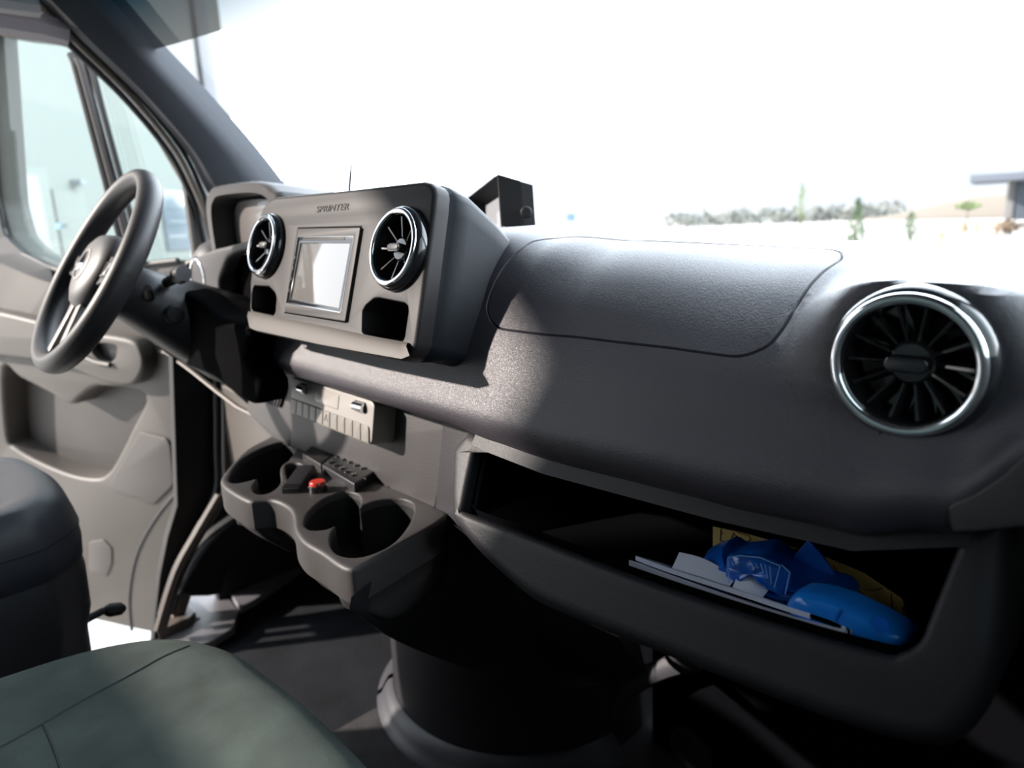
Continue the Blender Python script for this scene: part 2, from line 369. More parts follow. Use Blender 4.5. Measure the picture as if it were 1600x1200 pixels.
# rounded front lower edge of the door
tube_mb(crom([FD.p(*FD.px(u, v), .0) for u, v in [(281, 764), (245, 808), (215, 865), (203, 930), (206, 985)]], 4, False), .005, 8).build('panel_groove', SEAL, door)
plate('lower_recess', FD, rnd(D([(140, 846), (162, 842), (176, 856), (176, 880), (168, 900), (140, 892)]), .01, 3), DOORP, door, depth=.004, bev=.002, d0=.004)

# =================================================================== DASHBOARD
dash = thing('dashboard', 'wide dark grey grained plastic dashboard of the van below the windscreen', 'dashboard', (0, .8, 0))
RY = [1.17, .98, .80, .70, .635, .59, .558, .535, .515, .500, .486, .502, .530, .600]
ST = [(-.22, [.96, 1.01, 1.040, 1.040, 1.034, 1.018, .985, .95, .918, .882, .846, .824, .821, .83]),
      (.28, [.96, 1.01, 1.046, 1.048, 1.047, 1.036, 1.000, .955, .915, .875, .838, .816, .813, .82]),
      (.36, [.96, 1.01, 1.040, 1.040, 1.034, 1.018, .985, .95, .915, .875, .838, .810, .807, .82]),
      (.45, [.955, 1.0, 1.033, 1.032, 1.024, 1.006, .978, .945, .910, .875, .838, .806, .803, .815]),
      (.65, [.945, .99, 1.017, 1.017, 1.010, .993, .967, .940, .910, .876, .843, .812, .808, .82]),
      (.76, [.935, .98, 1.008, 1.009, 1.003, .987, .964, .938, .912, .880, .850, .819, .815, .82]),
      (.82, [.93, .975, 1.003, 1.004, .999, .984, .963, .940, .915, .888, .865, .838, .834, .84]),
      (.87, [.93, .97, .999, 1.0, .996, .984, .966, .950, .935, .922, .912, .860, .855, .86]),
      (.95, [.93, .97, .996, .997, .993, .984, .974, .966, .958, .952, .946, .890, .88, .88]),
      (1.04, [.93, .97, .99, .99, .985, .980, .974, .970, .966, .962, .958, .92, .91, .91])]
VC = (.785, .947)                                       # passenger vent centre (x, z)
def rail(x):
    i = 0
    while i < len(ST) - 2 and x > ST[i + 1][0]: i += 1
    a, b = ST[i], ST[i + 1]; t = min(1, max(0, (x - a[0]) / (b[0] - a[0]))); t = t * t * (3 - 2 * t) if i not in (99,) else t
    return [V((x, RY[k], a[1][k] * (1 - t) + b[1][k] * t)) for k in range(len(RY))]
NT = 84
def prof(x):
    P = crom(rail(x), 12, False)
    L = [0]
    for i in range(1, len(P)): L.append(L[-1] + (P[i] - P[i - 1]).length)
    return P, L
_pc = {}
def Sx(x, t):                                           # t in 0..1 along the profile
    key = round(x, 5)
    if key not in _pc: _pc[key] = prof(x)
    P, L = _pc[key]; s = t * L[-1]
    lo, hi = 0, len(L) - 1
    while hi - lo > 1:
        m = (lo + hi) // 2
        if L[m] <= s: lo = m
        else: hi = m
    q = P[lo].lerp(P[hi], (s - L[lo]) / max(1e-9, L[hi] - L[lo]))
    r = math.sqrt((q.x - VC[0]) ** 2 + (q.z - VC[1]) ** 2 + (max(0, q.y - .555) * 1.3) ** 2)
    dx = abs(q.x - VC[0])
    if dx < .13 and q.y < .74:                          # the pad rises over the vent
        zc = VC[1] + .056 * math.sqrt(max(0, 1 - (dx / .13) ** 2)) ** 1.5; f = max(0, min(1, (.74 - q.y) / .17)); f = f * f * (3 - 2 * f)
        if q.z > .965 and zc > q.z: q = V((q.x, q.y, q.z + (zc - q.z) * f * min(1, (q.z - .965) / .02)))
    r = math.hypot(q.x - VC[0], q.z - VC[1])
    if q.y < .62 and r < .12:
        k = max(0, min(1, (.105 - r) / (.105 - .058))); k = k * k * (3 - 2 * k)
        k *= max(0, min(1, (.62 - q.y) / .03))
        tgt = .520
        if q.y > tgt: q = V((q.x, q.y + (tgt - q.y) * k, q.z))
    return q
NX = 200; X0, X1 = -.20, 1.04; TS = 1.05                 # TS: width of the profile, so the parameter plane is nearly metric
gp = [(X0 + (X1 - X0) * i / NX, j / NT) for j in range(NT + 1) for i in range(NX + 1)]
gv = [Sx(x, t) for x, t in gp]
gf = [(j * (NX + 1) + i, j * (NX + 1) + i + 1, (j + 1) * (NX + 1) + i + 1, (j + 1) * (NX + 1) + i) for j in range(NT) for i in range(NX)]
bvh = BVHTree.FromPolygons(gv, gf)
def on_pad(u, v):
    h, n, fi, d = bvh.ray_cast(CAM, ray(u, v).normalized())
    if h is None: return None
    i = fi % NX; j = fi // NX
    best = None
    for a in range(9):
        for b in range(9):
            x = X0 + (X1 - X0) * (i + a / 8) / NX; t = (j + b / 8) / NT; dd = (Sx(x, t) - h).length
            if best is None or dd < best[0]: best = (dd, x, t)
    return (best[1], best[2] * TS)
seam_px = [(880, 371), (960, 374), (1040, 377.5), (1120, 381), (1200, 385), (1270, 388.5), (1310, 393), (1312, 406), (1285, 426), (1264, 448), (1242, 481), (1223, 514), (1204, 536), (1182, 550), (1158, 555.5), (1130, 555), (1040, 544), (960, 534.5), (880, 525), (799, 516), (775, 508), (763, 492), (762, 474), (772, 444), (790, 414), (814, 390), (838, 376)]
sp = [on_pad(u, v) for u, v in seam_px]; sp = [p for p in sp if p]
sl = [tuple(p) for p in crom(sp, 8)]; sl = ccw(sl)
# even out the loop
def resample(p, n):
    P = [V(a) for a in p] + [V(p[0])]; L = [0]
    for i in range(1, len(P)): L.append(L[-1] + (P[i] - P[i - 1]).length)
    out = []; k = 0
    for i in range(n):
        s = L[-1] * i / n
        while L[k + 1] < s: k += 1
        out.append(tuple(P[k].lerp(P[k + 1], (s - L[k]) / max(1e-9, L[k + 1] - L[k]))))
    return out
sl = resample(sl, 300)
GW = .0017
loops = [off2(sl, -GW), sl, off2(sl, GW)]
def inside(p, poly):
    c = False; x, y = p
    for i in range(len(poly)):
        a, b = poly[i], poly[i - 1]
        if (a[1] > y) != (b[1] > y) and x < (b[0] - a[0]) * (y - a[1]) / (b[1] - a[1]) + a[0]: c = not c
    return c
sb = (min(p[0] for p in sl) - .01, max(p[0] for p in sl) + .01, min(p[1] for p in sl) - .01, max(p[1] for p in sl) + .01)
pts = []; 
for x, t in gp:
    q = (x, t * TS)
    if sb[0] < q[0] < sb[1] and sb[2] < q[1] < sb[3]:
        if min((q[0] - a[0]) ** 2 + (q[1] - a[1]) ** 2 for a in sl[::2]) < (.0045) ** 2: continue
    pts.append(V(q))
edges = []; dep = [0] * len(pts)
for k, lp in enumerate(loops):
    b = len(pts); pts += [V(p) for p in lp]; dep += [(.0024 if k == 1 else 0)] * len(lp)
    edges += [(b + i, b + (i + 1) % len(lp)) for i in range(len(lp))]
vo, eo, fo, vi, ei, fi_ = geometry.delaunay_2d_cdt(pts, edges, [], 0, 1e-6)
v3 = []
for k, p in enumerate(vo):
    q = Sx(p[0], min(1, max(0, p[1] / TS))); src = vi[k]
    d = max([dep[s] for s in src] + [0])
    if d:
        e = .002; a = Sx(p[0] + e, p[1] / TS) - q; b = Sx(p[0], p[1] / TS + e) - q; n = a.cross(b).normalized()
        if n.dot(CAM - q) < 0: n = -n
        q = q - n * d
    v3.append(q)
lidf, padf = [], []
for f in fo:
    c = (sum(vo[i][0] for i in f) / 3, sum(vo[i][1] for i in f) / 3)
    q = (v3[f[0]] + v3[f[1]] + v3[f[2]]) / 3
    if q.y < .6 and math.hypot(q.x - VC[0], q.z - VC[1]) < .0475: continue
    (lidf if (sb[0] < c[0] < sb[1] and sb[2] < c[1] < sb[3] and inside(c, sl)) else padf).append(tuple(f))
def sub(name, fs, m):
    used = sorted({i for f in fs for i in f}); mp = {a: b for b, a in enumerate(used)}
    return mesh(name, [v3[i] for i in used], [tuple(mp[i] for i in f) for f in fs], m, dash, 50)
sub('upper_pad', padf, PAD); sub('airbag_cover', lidf, PAD)
# defroster grille on top of the pad
fr = fz(0); 
# end piece under the pad on the passenger side
e0 = [Y_(u, v, .483) for u, v in [(1478, 793), (1520, 775), (1565, 745), (1620, 690), (1660, 690), (1660, 820), (1600, 826), (1540, 832), (1484, 835)]]
fe = fy(.486)
plate('end_cover', fe, rnd([(p.x, p.z) for p in e0], .003, 2), CON, dash, depth=.05, bev=.002)

# centre console face under the pad, with its two seams
FC = Frame((0, .560, .80), (1, 0, 0), (0, .02, .14))
cons = [(430, 560), (560, 600), (680, 625), (697, 668), (677, 792), (600, 760), (445, 694), (470, 615)]
plate('console_face', FC, rnd([FC.px(u, v) for u, v in [(470, 560), (690, 600), (700, 670), (678, 800), (560, 745), (452, 698)]], .002, 2), CON, dash, depth=.12, bev=.0015)
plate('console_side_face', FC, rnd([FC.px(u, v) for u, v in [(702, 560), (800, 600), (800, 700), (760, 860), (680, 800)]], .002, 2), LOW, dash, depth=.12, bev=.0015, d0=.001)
plate('console_knee_face', FC, rnd([FC.px(u, v) for u, v in [(400, 560), (468, 560), (475, 628), (449, 698), (424, 684), (384, 642)]], .003, 2), CON, dash, depth=.10, bev=.002, d0=-.001)
# ribbed grille left of the control strip
rg = thing('ribbed_air_grille', 'small dark ribbed air grille under the dash left of the silver control strip', 'air grille', (-.28, .55, .76))
gq = [FC.px(u, v, .004) for u, v in [(404, 598), (446, 606), (436, 637), (398, 622)]]
plate('frame', FC, rnd(gq, .003, 3), BLACK, rg, depth=.004, bev=.001, d0=.004)
for k in range(9):
    t = .06 + k * .11
    a = V(gq[0]).lerp(V(gq[1]), t); b = V(gq[3]).lerp(V(gq[2]), t)
    tube_mb([FC.p(a.x, a.y, .005), FC.p(b.x, b.y, .005)], .0011, 6).build('rib', BLK2, rg)

# ---- open storage shelf (glovebox body)
FG = Frame((0, .470, .745), (1, 0, 0), (0, .05, .10))
go = [(702, 700), (700, 800), (716, 832), (740, 862), (785, 905), (830, 940), (900, 972), (1000, 1012), (1090, 1048), (1200, 1092), (1330, 1140), (1420, 1162), (1478, 1164), (1525, 1120), (1556, 1050), (1570, 950), (1578, 850)]
gh = [(738, 706), (722, 786), (725, 801), (800, 829), (985, 900), (1200, 972), (1370, 1020), (1402, 1020), (1434, 1002), (1452, 960), (1480, 890), (1500, 840)]
def top_at(x): return (rail(x)[11].z + rail(x)[12].z) / 2
def zz(z): return (z - .745) / FG.v.z
o2 = [FG.px(u, v) for u, v in go]; h2 = [FG.px(u, v) for u, v in gh]
o2 = [tuple(p)[:2] for p in crom(o2, 3, False)]; tx = [.86, .82, .76, .65, .55, .45, .36, .31]
o2 = [p for p in o2 if p[1] < zz(top_at(p[0]) + .002)] + [(x, zz(top_at(x) + .003)) for x in [o2[-1][0]] + [t for t in tx if t < o2[-1][0] - .01]] 
h2c = [tuple(p)[:2] for p in crom(h2, 3, False)]; h2c = [p for p in h2c if p[1] < zz(top_at(p[0]) - .006)] 
h2c += [(x, zz(top_at(x) - .002)) for x in [h2c[-1][0] + .002] + [t for t in tx if h2c[0][0] + .01 < t < h2c[-1][0] - .01] + [h2c[0][0] + .002]]
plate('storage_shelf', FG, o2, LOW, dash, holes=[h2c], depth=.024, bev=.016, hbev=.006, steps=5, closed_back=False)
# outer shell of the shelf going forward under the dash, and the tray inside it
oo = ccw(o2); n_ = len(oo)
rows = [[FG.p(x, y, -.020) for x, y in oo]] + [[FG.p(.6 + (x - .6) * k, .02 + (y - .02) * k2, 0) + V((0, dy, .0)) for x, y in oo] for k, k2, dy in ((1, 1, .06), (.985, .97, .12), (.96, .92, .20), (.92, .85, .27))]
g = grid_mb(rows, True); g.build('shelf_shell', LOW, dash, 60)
hh = ccw(h2c); rows = []
for dy, dz, ins in ((.016, 0, 0), (.022, -.028, -.001), (.06, -.034, -.001), (.18, -.030, .0), (.27, -.02, .004)):
    rows.append([V((x if False else x, FG.p(x, y).y * (1 if dy < .03 else 0) + (0 if dy < .03 else .47) + dy, FG.p(x, y).z + dz * max(0, min(1, (.80 - FG.p(x, y).z) / .05)))) for x, y in off2(hh, ins)])
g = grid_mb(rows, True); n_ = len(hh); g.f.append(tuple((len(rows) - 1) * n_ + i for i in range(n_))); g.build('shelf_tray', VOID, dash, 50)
# ledge joining shelf front and console
# ---- cluster hood, driver side
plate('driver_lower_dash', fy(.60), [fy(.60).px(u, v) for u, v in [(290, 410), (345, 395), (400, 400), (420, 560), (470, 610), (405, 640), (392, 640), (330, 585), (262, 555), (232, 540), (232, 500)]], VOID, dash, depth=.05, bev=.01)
plate('knee_panel', fy(.66), rnd([fy(.66).px(u, v) for u, v in [(345, 600), (420, 640), (455, 700), (440, 760), (352, 780), (352, 640)]], .01, 3), mat('knee_panel_plastic', (.065, .057, .05), .5), dash, depth=.05, bev=.006)
tube_mb([Y_(u, v, .585) for u, v in [(232, 542), (262, 552), (300, 580), (340, 612), (372, 636), (400, 650)]], .006, 8, flat=.7).build('knee_edge', BEIGE, dash)
wbox('dash_core', (-.95, .72, .80), (.97, 1.15, .955), BLACK, dash, bev=.02)

# surround of the instrument recess: flowing light edge
fb_ = fy(.56)
plate('recess_surround', fb_, [tuple(p) for p in crom([fb_.px(u, v) for u, v in [(297, 410), (318, 396), (350, 386), (405, 386), (408, 505), (372, 502), (340, 494), (312, 470), (300, 440)]], 3)], CON, dash, holes=[[tuple(p) for p in crom([fb_.px(u, v) for u, v in [(360, 398), (348, 418), (341, 440), (344, 462), (354, 478), (374, 488), (402, 486), (402, 398)]], 3)]], depth=.03, bev=.006, hbev=.008)
# top of the dash on the driver side
rows = [[V((x, y, z)) for x in (-.60, -.5, -.4, -.3, -.2)] for y, z in ((1.15, .97), (.95, 1.01), (.82, 1.02), (.76, 1.01), (.74, .95))]
grid_mb(rows).build('driver_top_pad', PAD, dash)

# instrument cluster with its hood
ic = thing('instrument_cluster', 'instrument cluster under a grey visor hood behind the steering wheel', 'instrument cluster', (-.45, .6, .95))
def arch(y, k, dx=0):
    pts = [(-.60 + dx, .93), (-.615 + dx, 1.05), (-.612 + dx, 1.12), (-.588 + dx, 1.146), (-.54, 1.155), (-.36, 1.150), (-.29, 1.132), (-.262, 1.10), (-.26, .93)]
    cx, cz = -.44, 1.0
    return [V((cx + (x - cx) * k, y, cz + (z - cz) * k)) for x, z in pts]
A = [crom(arch(y, k), 4, False) for y, k in ((.80, .80), (.70, .93), (.585, 1.0), (.575, .99), (.570, .965), (.572, .87), (.59, .85), (.64, .83))]
grid_mb(A).build('hood', CON, ic)
A2 = [crom(arch(y, k), 4, False) for y, k in ((.63, .84), (.620, .80), (.625, .76), (.65, .73))]
grid_mb(A2).build('bezel', CON, ic)
pp = crom(arch(.615, .80), 4, False); plate('display', fy(.615), [(p.x, p.z) for p in pp], CLUS, ic, depth=.01, bev=.002)

# =================================================================== CENTRE PANEL
FP = Frame((.07, .44, .903), (1, 0, 0), (0, .06, .2))
pod = thing('centre_dash_panel', 'satin grey centre panel holding the screen, two round vents and two pockets', 'dash panel', (.07, .5, .90))
P = lambda pts, d=0: [FP.px(u, v, d) for u, v in pts]
po = P([(395, 511), (390, 490), (390, 443), (397, 385), (403, 343), (410, 324), (418, 313), (430, 307), (545, 295.5), (661, 282), (671, 285), (677, 292), (679, 302), (677, 327), (664, 430), (650, 536), (645, 548), (638, 556), (630, 559), (510, 535)])
pr = P([(566, 486), (571, 477), (584, 466), (592, 465), (632, 473), (637, 478), (638, 486), (632, 527), (629, 533), (622, 533), (570, 523), (565, 518)])
plf = P([(394, 452), (397, 446), (420, 447), (430, 458), (432, 466), (430, 488), (427, 493), (395, 486), (392, 480)])
hu = P([(465, 356), (565, 354), (541, 504), (444, 489)])
def vent_c(u, v, fr, d): return fr.px(u, v, d)
VR = .0475
vcs = [vent_c(409, 382, FP, .012), vent_c(613, 385.5, FP, .012)]
vh = [ellipse(c[0], c[1], VR * .93, VR * .93, 48) for c in vcs]
plate('faceplate', FP, po, SATIN, pod, holes=[rnd(pr, .001, 1), rnd(plf, .001, 1), hu] + vh, depth=.022, bev=.006, hbev=.0016, steps=4)
def pocket_box(name, outl, dp, parent, fr, m=BLACK, d0=-.004):
    o = ccw(outl); o = off2(o, -.001); rows = [[fr.p(x, y, h) for x, y in off2(o, ins)] for h, ins in ((d0, 0), (d0 - dp, .004))]
    g = grid_mb(rows, True); N = len(o); g.f.append(tuple(N + i for i in range(N))); g.build(name, m, parent)
pocket_box('storage_pocket', pr, .06, pod, FP); pocket_box('storage_pocket', plf, .06, pod, FP)
# recess body behind the face, flowing back into the pad
ring = []
N = len(po); poc = ccw(po)
cen = (sum(p[0] for p in poc) / N, sum(p[1] for p in poc) / N)
def body_ring(d, sx_, sy, dy=0):
    return [FP.p(cen[0] + (x - cen[0]) * sx_, cen[1] + (y - cen[1]) * sy + dy, -d) for x, y in poc]
rows = [[FP.p(x, y, -.018) for x, y in off2(poc, .004)], [FP.p(x, y, -.024) for x, y in off2(poc, .004)], [FP.p(x, y, -.028) for x, y in off2(poc, -.002)], body_ring(.05, 1.03, .99), body_ring(.085, 1.07, .93, -.012), body_ring(.13, 1.14, .78, -.03), body_ring(.22, 1.18, .50, -.05)]
g = grid_mb(rows, True); g.build('housing', BLK2 if False else mat('pod_housing', (.008, .010, .015), .5, grain=.2, spec=.3), pod, 60)
# lower lip of the faceplate
lt = P([(391, 487), (400, 489), (500, 508), (566, 522), (600, 528.5), (630, 534), (640, 536)]); lb = P([(391, 512), (400, 516), (500, 538), (566, 550), (600, 556), (628, 561), (641, 556)], .008)
m = grid_mb([[FP.p(*a, -.001) for a in lt], [FP.p(*a, .003) for a in lt], [FP.p(a[0] * .7 + b[0] * .3, a[1] * .7 + b[1] * .3, .0075) for a, b in zip(lt, lb)], [FP.p(*b, .009) for b in lb], [FP.p(b[0], b[1] - .002, .004) for b in lb], [FP.p(b[0], b[1] - .002, -.012) for b in lb]])
m.build('lower_lip', SATINL, pod)
# lettering
fc = bpy.data.curves.new('lettering', 'FONT'); fc.body = 'SPRINTER'; fc.size = .0125; fc.extrude = .0006; fc.space_character = 1.05; fc.shear = .15; fc.align_x = 'CENTER'; fc.align_y = 'CENTER'
fo_ = bpy.data.objects.new('tmp', fc); COL.objects.link(fo_); bpy.context.view_layer.update()
tm = bpy.data.meshes.new_from_object(fo_.evaluated_get(bpy.context.evaluated_depsgraph_get())); bpy.data.objects.remove(fo_)
tcn = FP.px(519, 325.5); sxk = abs(FP.px(545, 323)[0] - FP.px(494, 328)[0]) / max(v.co.x for v in tm.vertices) / 2
for v in tm.vertices: v.co = FP.p(tcn[0] + v.co.x * sxk, tcn[1] + v.co.y * 1.0, .0004 + v.co.z)
link('lettering', tm, BLACK, pod, 0)

# round air vents
def vent(name_label, fr, c, R, d, parent_loc, nfin=12, hub=True, tilt=0, group=None):
    t = thing('air_vent', name_label, 'air vent', parent_loc, 'round air vents of the dashboard')
    k = R / .05
    lathe_mb(fr, [(R * 1.06, d - .020 * k), (R * 1.07, d - .011 * k), (R * 1.06, d - .006 * k), (R * 1.02, d - .002 * k), (R * .97, d)], 56, *c).build('outer_collar', GLOSS, t)
    pr_ = [(R * .985 + 0, d - .004 * k)]
    pr_ = [(R * .90 + R * .075 * math.cos(a), d + .0005 + R * .055 * math.sin(a)) for a in [pi * i / 10 for i in range(-1, 12)]]
    lathe_mb(fr, pr_, 64, *c).build('chrome_ring', CHROME, t)
    lathe_mb(fr, [(R * .86, d), (R * .82, d - .002 * k), (R * .80, d - .012 * k), (R * .78, d - .03 * k), (R * .5, d - .034 * k), (.0001, d - .034 * k)], 56, *c).build('housing', GLOSS, t)
    fins = []
    for i in range(nfin):
        a = 2 * pi * i / nfin + tilt
        ca, sa = math.cos(a), math.sin(a); q = []
        for r, h, w_ in ((R * .30, d - .012 * k, .0007), (R * .78, d - .006 * k, .0011)):
            for s in (-1, 1): q.append(fr.p(c[0] + ca * r - sa * w_ * s, c[1] + sa * r + ca * w_ * s, h))
        for r, h, w_ in ((R * .30, d - .026 * k, .0007), (R * .78, d - .026 * k, .0011)):
            for s in (-1, 1): q.append(fr.p(c[0] + ca * r - sa * (w_ * s + .004), c[1] + sa * r + ca * (w_ * s + .004), h))
        MB().add(q, [(0, 1, 3, 2), (4, 5, 7, 6), (0, 2, 6, 4), (1, 3, 7, 5), (2, 3, 7, 6), (0, 1, 5, 4)]).build('vane', GLOSS, t)
    lathe_mb(fr, [(R * .30, d - .026 * k), (R * .30, d - .013 * k), (R * .26, d - .011 * k), (.0001, d - .010 * k)], 32, *c).build('hub', GLOSS, t)
    if hub:
        o = rnd([(c[0] - R * .25, c[1] - R * .085), (c[0] + R * .25, c[1] - R * .085), (c[0] + R * .25, c[1] + R * .085), (c[0] - R * .25, c[1] + R * .085)], R * .085, 6)
        kb = plate('knob', fr, off2(ccw(o), -.0012), GLOSS, t, depth=.011 * k, bev=.0014, d0=d - .001 * k)
        plate('knob_insert', fr, off2(ccw(o), .001), BLK2, kb, depth=.002, bev=.0004, d0=d + .0003)
    return t
vent('chrome-ringed round vent left of the screen in the centre panel', FP, vcs[0], VR, .012, tuple(FP.p(*vcs[0])), 8)
vent('chrome-ringed round vent right of the screen in the centre panel', FP, vcs[1], VR, .012, tuple(FP.p(*vcs[1])), 8)
FV = Frame((0, .520, 0), (1, .0, 0), (0, .0, 1))
vent('large chrome-ringed round vent at the passenger end of the dashboard', FV, (.7865, .9465), .0505, .014, (VC[0], .52, VC[1]), 14)
FL = fy(.56)
cl_ = FL.px(309, 434)
vent('partly hidden round vent at the far driver end, behind the column stalk', FL, cl_, .045, .0, (cl_[0], .56, cl_[1]), 8, False)
lathe_mb(FL, [(.044, -.002), (.055, -.004), (.072, -.02), (.085, -.05), (.09, -.1)], 40, *cl_).build('vent_surround', CON, dash)

# head unit
hu_t = thing('head_unit', 'double-height car stereo with a reflective touchscreen in the centre panel', 'car stereo', tuple(FP.p(*FP.px(505, 430))))
ho = P([(466, 357), (564, 355), (540, 503), (445, 488)], .003)
hi_ = P([(466, 370), (554, 368), (533, 489), (448, 474)], .003)
plate('fascia', FP, rnd(ho, .002, 2), SATIN, hu_t, holes=[hi_], depth=.03, bev=.0012, hbev=.0006, d0=.004)
sc = P([(471, 380), (549, 380), (531, 482), (455, 467)], .001)
plate('bezel', FP, rnd(off2(ccw(hi_), .0003), .001, 2), GLOSS, hu_t, holes=[sc], depth=.01, bev=.001, hbev=.0005, d0=.003)
plate('screen', FP, off2(ccw(sc), -.0005), SCREEN, hu_t, depth=.004, bev=.0003, d0=.001)
for e in (((466, 370.5), (553, 368.5)), ((448, 473.5), (532, 488.5)), ((466, 371), (448, 473)), ((554, 369), (533, 488))):
    tube_mb([FP.p(*FP.px(*p, .0035), .0035) for p in e], .0009, 6).build('chrome_edge', CHROME, hu_t)
plate('disc_slot', FP, rnd(P([(473, 372.5), (539, 371), (538.5, 374.5), (472.5, 376)], .0034), .0006, 2), BLACK, hu_t, depth=.001, bev=.0002, d0=.0036)
for k in range(4):
    u = 456 - 2.9 * k; v = 400 + 17 * k
    tube_mb([FP.p(*FP.px(u + 5.5, v, .004), .004), FP.p(*FP.px(u + 4.6, v + 5, .004), .004)], .0008, 6).build('side_button', SILV, hu_t)

# =================================================================== SILVER CONTROL STRIP
FS = Frame((0, .522, .80), (1, 0, 0), (0, .012, .07))
cs = thing('control_strip', 'silver control strip with two rocker knobs and a row of buttons below the dash pad', 'control panel', (-.05, .55, .75))
so = [FS.px(u, v) for u, v in [(456, 588), (579, 625), (585, 634), (581, 690), (577, 695), (453, 645)]]
bz = [(455, 622), (572, 665), (578, 671), (579, 694), (577, 694.5), (453.5, 645)]
bo = [FS.px(u, v) for u, v in [(455.5, 621.5), (570, 663.5), (578, 670), (578.5, 692), (576, 692.5), (454.5, 643)]]
plate('faceplate', FS, rnd(so, [.005, .006, .004, .004, .003, .005], 4), SILV, cs, depth=.045, bev=.0022, steps=4)
b0, b1 = V(FS.px(455.5, 622)), V(FS.px(578, 666.5)); c0_, c1_ = V(FS.px(454.5, 643)), V(FS.px(578.5, 693))
for k in range(11):
    t0, t1 = k / 11 + .004, (k + 1) / 11 - .004
    q = [b0.lerp(b1, t0), b0.lerp(b1, t1), c0_.lerp(c1_, t1), c0_.lerp(c1_, t0)]
    bt = plate('button', FS, rnd([tuple(x) for x in q], [.001, .006 if k == 10 else .001, .003 if k == 10 else .001, .001], 3), SILVB, cs, depth=.004, bev=.0008, d0=.0022)
    if k == 5:
        cc = (q[0] + q[1] + q[2] + q[3]) / 4; tri = [FS.p(cc.x + .0055 * math.sin(a), cc.y + .0065 * math.cos(a), .0027) for a in (0, 2 * pi / 3, 4 * pi / 3, 0)]
        tube_mb(tri[:3], .0005, 6, closed=True).build('hazard_triangle', CHROME, bt)
sq = rnd([FS.px(u, v) for u, v in [(493, 605), (530, 617), (528, 640), (491, 627)]], .002, 3)
tube_mb([FS.p(x, y, .0003) for x, y in sq], .0005, 6, closed=True).build('display_window', SILVB, cs)
plate('display_cover', FS, off2(ccw(sq), .0006), mat('silver_display_cover', (.30, .28, .26), .25), cs, depth=.001, bev=.0002, d0=.0006)
for u, v, w_ in ((469, 607.5, 14), (557.5, 636, 20)):
    c = FS.px(u, v, .006); h = w_ * .00066 * (1.05 if w_ > 15 else 1.1)
    plate('rocker_recess', FS, rnd([(c[0] - h * 1.15, c[1] - .0085), (c[0] + h * 1.15, c[1] - .0085), (c[0] + h * 1.15, c[1] + .0085), (c[0] - h * 1.15, c[1] + .0085)], .002, 3), GLOSS, cs, depth=.0012, bev=.0004, d0=.0012)
    rows = [[FS.p(c[0] + s, c[1] + .0072 * math.sin(a), .001 + .0078 * math.cos(a)) for a in [pi * (i / 12) - pi / 2 for i in range(13)]] for s in (-h, h)]
    g = grid_mb(rows); g.f += [tuple(range(13)), tuple(range(13, 26))]; g.build('rocker_knob', CHROME, cs)

# =================================================================== CUP HOLDER TRAY
ZT = .668
FT = fz(ZT)
z5 = lambda x, y: (320 + x / 3.636, 560 + y / 3.636)
cup = thing('cup_holder', 'dark grey double cup holder tray jutting out below the centre console', 'cup holder', (.05, .5, .6))
T = lambda zp, d=0: [FT.px(*z5(x, y), d) for x, y in zp]
tro = T([(430, 432), (330, 465), (230, 520), (150, 600), (95, 670), (92, 705), (130, 745), (240, 806), (300, 806), (370, 800), (430, 818), (480, 852), (502, 900), (510, 970), (560, 1040), (660, 1100), (750, 1165), (810, 1192), (860, 1190), (930, 1155), (1150, 1030), (1370, 895), (1310, 840), (1000, 690), (640, 520)])
tro = [tuple(p) for p in crom(tro, 3)]
hL = T([(135, 680), (160, 625), (215, 568), (320, 510), (430, 474), (500, 485), (515, 515), (480, 575), (440, 605), (428, 640), (434, 690), (412, 730), (360, 765), (300, 770), (272, 745), (275, 715), (298, 682), (250, 695), (180, 708), (140, 700)])
hM = T([(462, 605), (520, 592), (555, 608), (545, 640), (515, 680), (482, 697), (466, 672)])
hR = T([(565, 930), (590, 870), (670, 800), (780, 757), (860, 765), (888, 800), (878, 850), (900, 835), (980, 805), (1090, 793), (1170, 812), (1190, 860), (1160, 940), (1085, 1035), (980, 1098), (860, 1130), (755, 1112), (712, 1055), (716, 995), (742, 950), (690, 970), (610, 975), (572, 955)])
hL, hR = [[tuple(p) for p in crom(h, 3)] for h in (hL, hR)]
hM = [tuple(p) for p in crom(hM, 3)]
hs = [ccw(hL), ccw(hR), ccw(hM)]
plate('tray', FT, tro, CON, cup, holes=hs, depth=.045, bev=.006, hbev=.003, steps=4, closed_back=False)
for h in hs:
    rows = [[FT.p(x, y, -a) for x, y in off2(ccw(h), i)] for a, i in ((.0025, -.0005), (.075, .004))]
    g = grid_mb(rows, True); n = len(h); g.f.append(tuple(n + i for i in range(n))); g.build('cup_well', BLACK, cup)
trc = ccw(tro)
def low_ring(z, k, dy, dx=0):
    cx, cy = .03, .52
    return [V((cx + (x - cx) * k + dx, cy + (y - cy) * k + dy, z)) for x, y in trc]
g = grid_mb([[FT.p(x, y, -.044) for x, y in off2(trc, .001)], [FT.p(x, y, -.046) for x, y in off2(trc, .003)], low_ring(.600, .965, .012), low_ring(.57, .90, .035), low_ring(.545, .78, .07), low_ring(.53, .6, .12)], True)
g.build('tray_underside', CON, cup, 60)
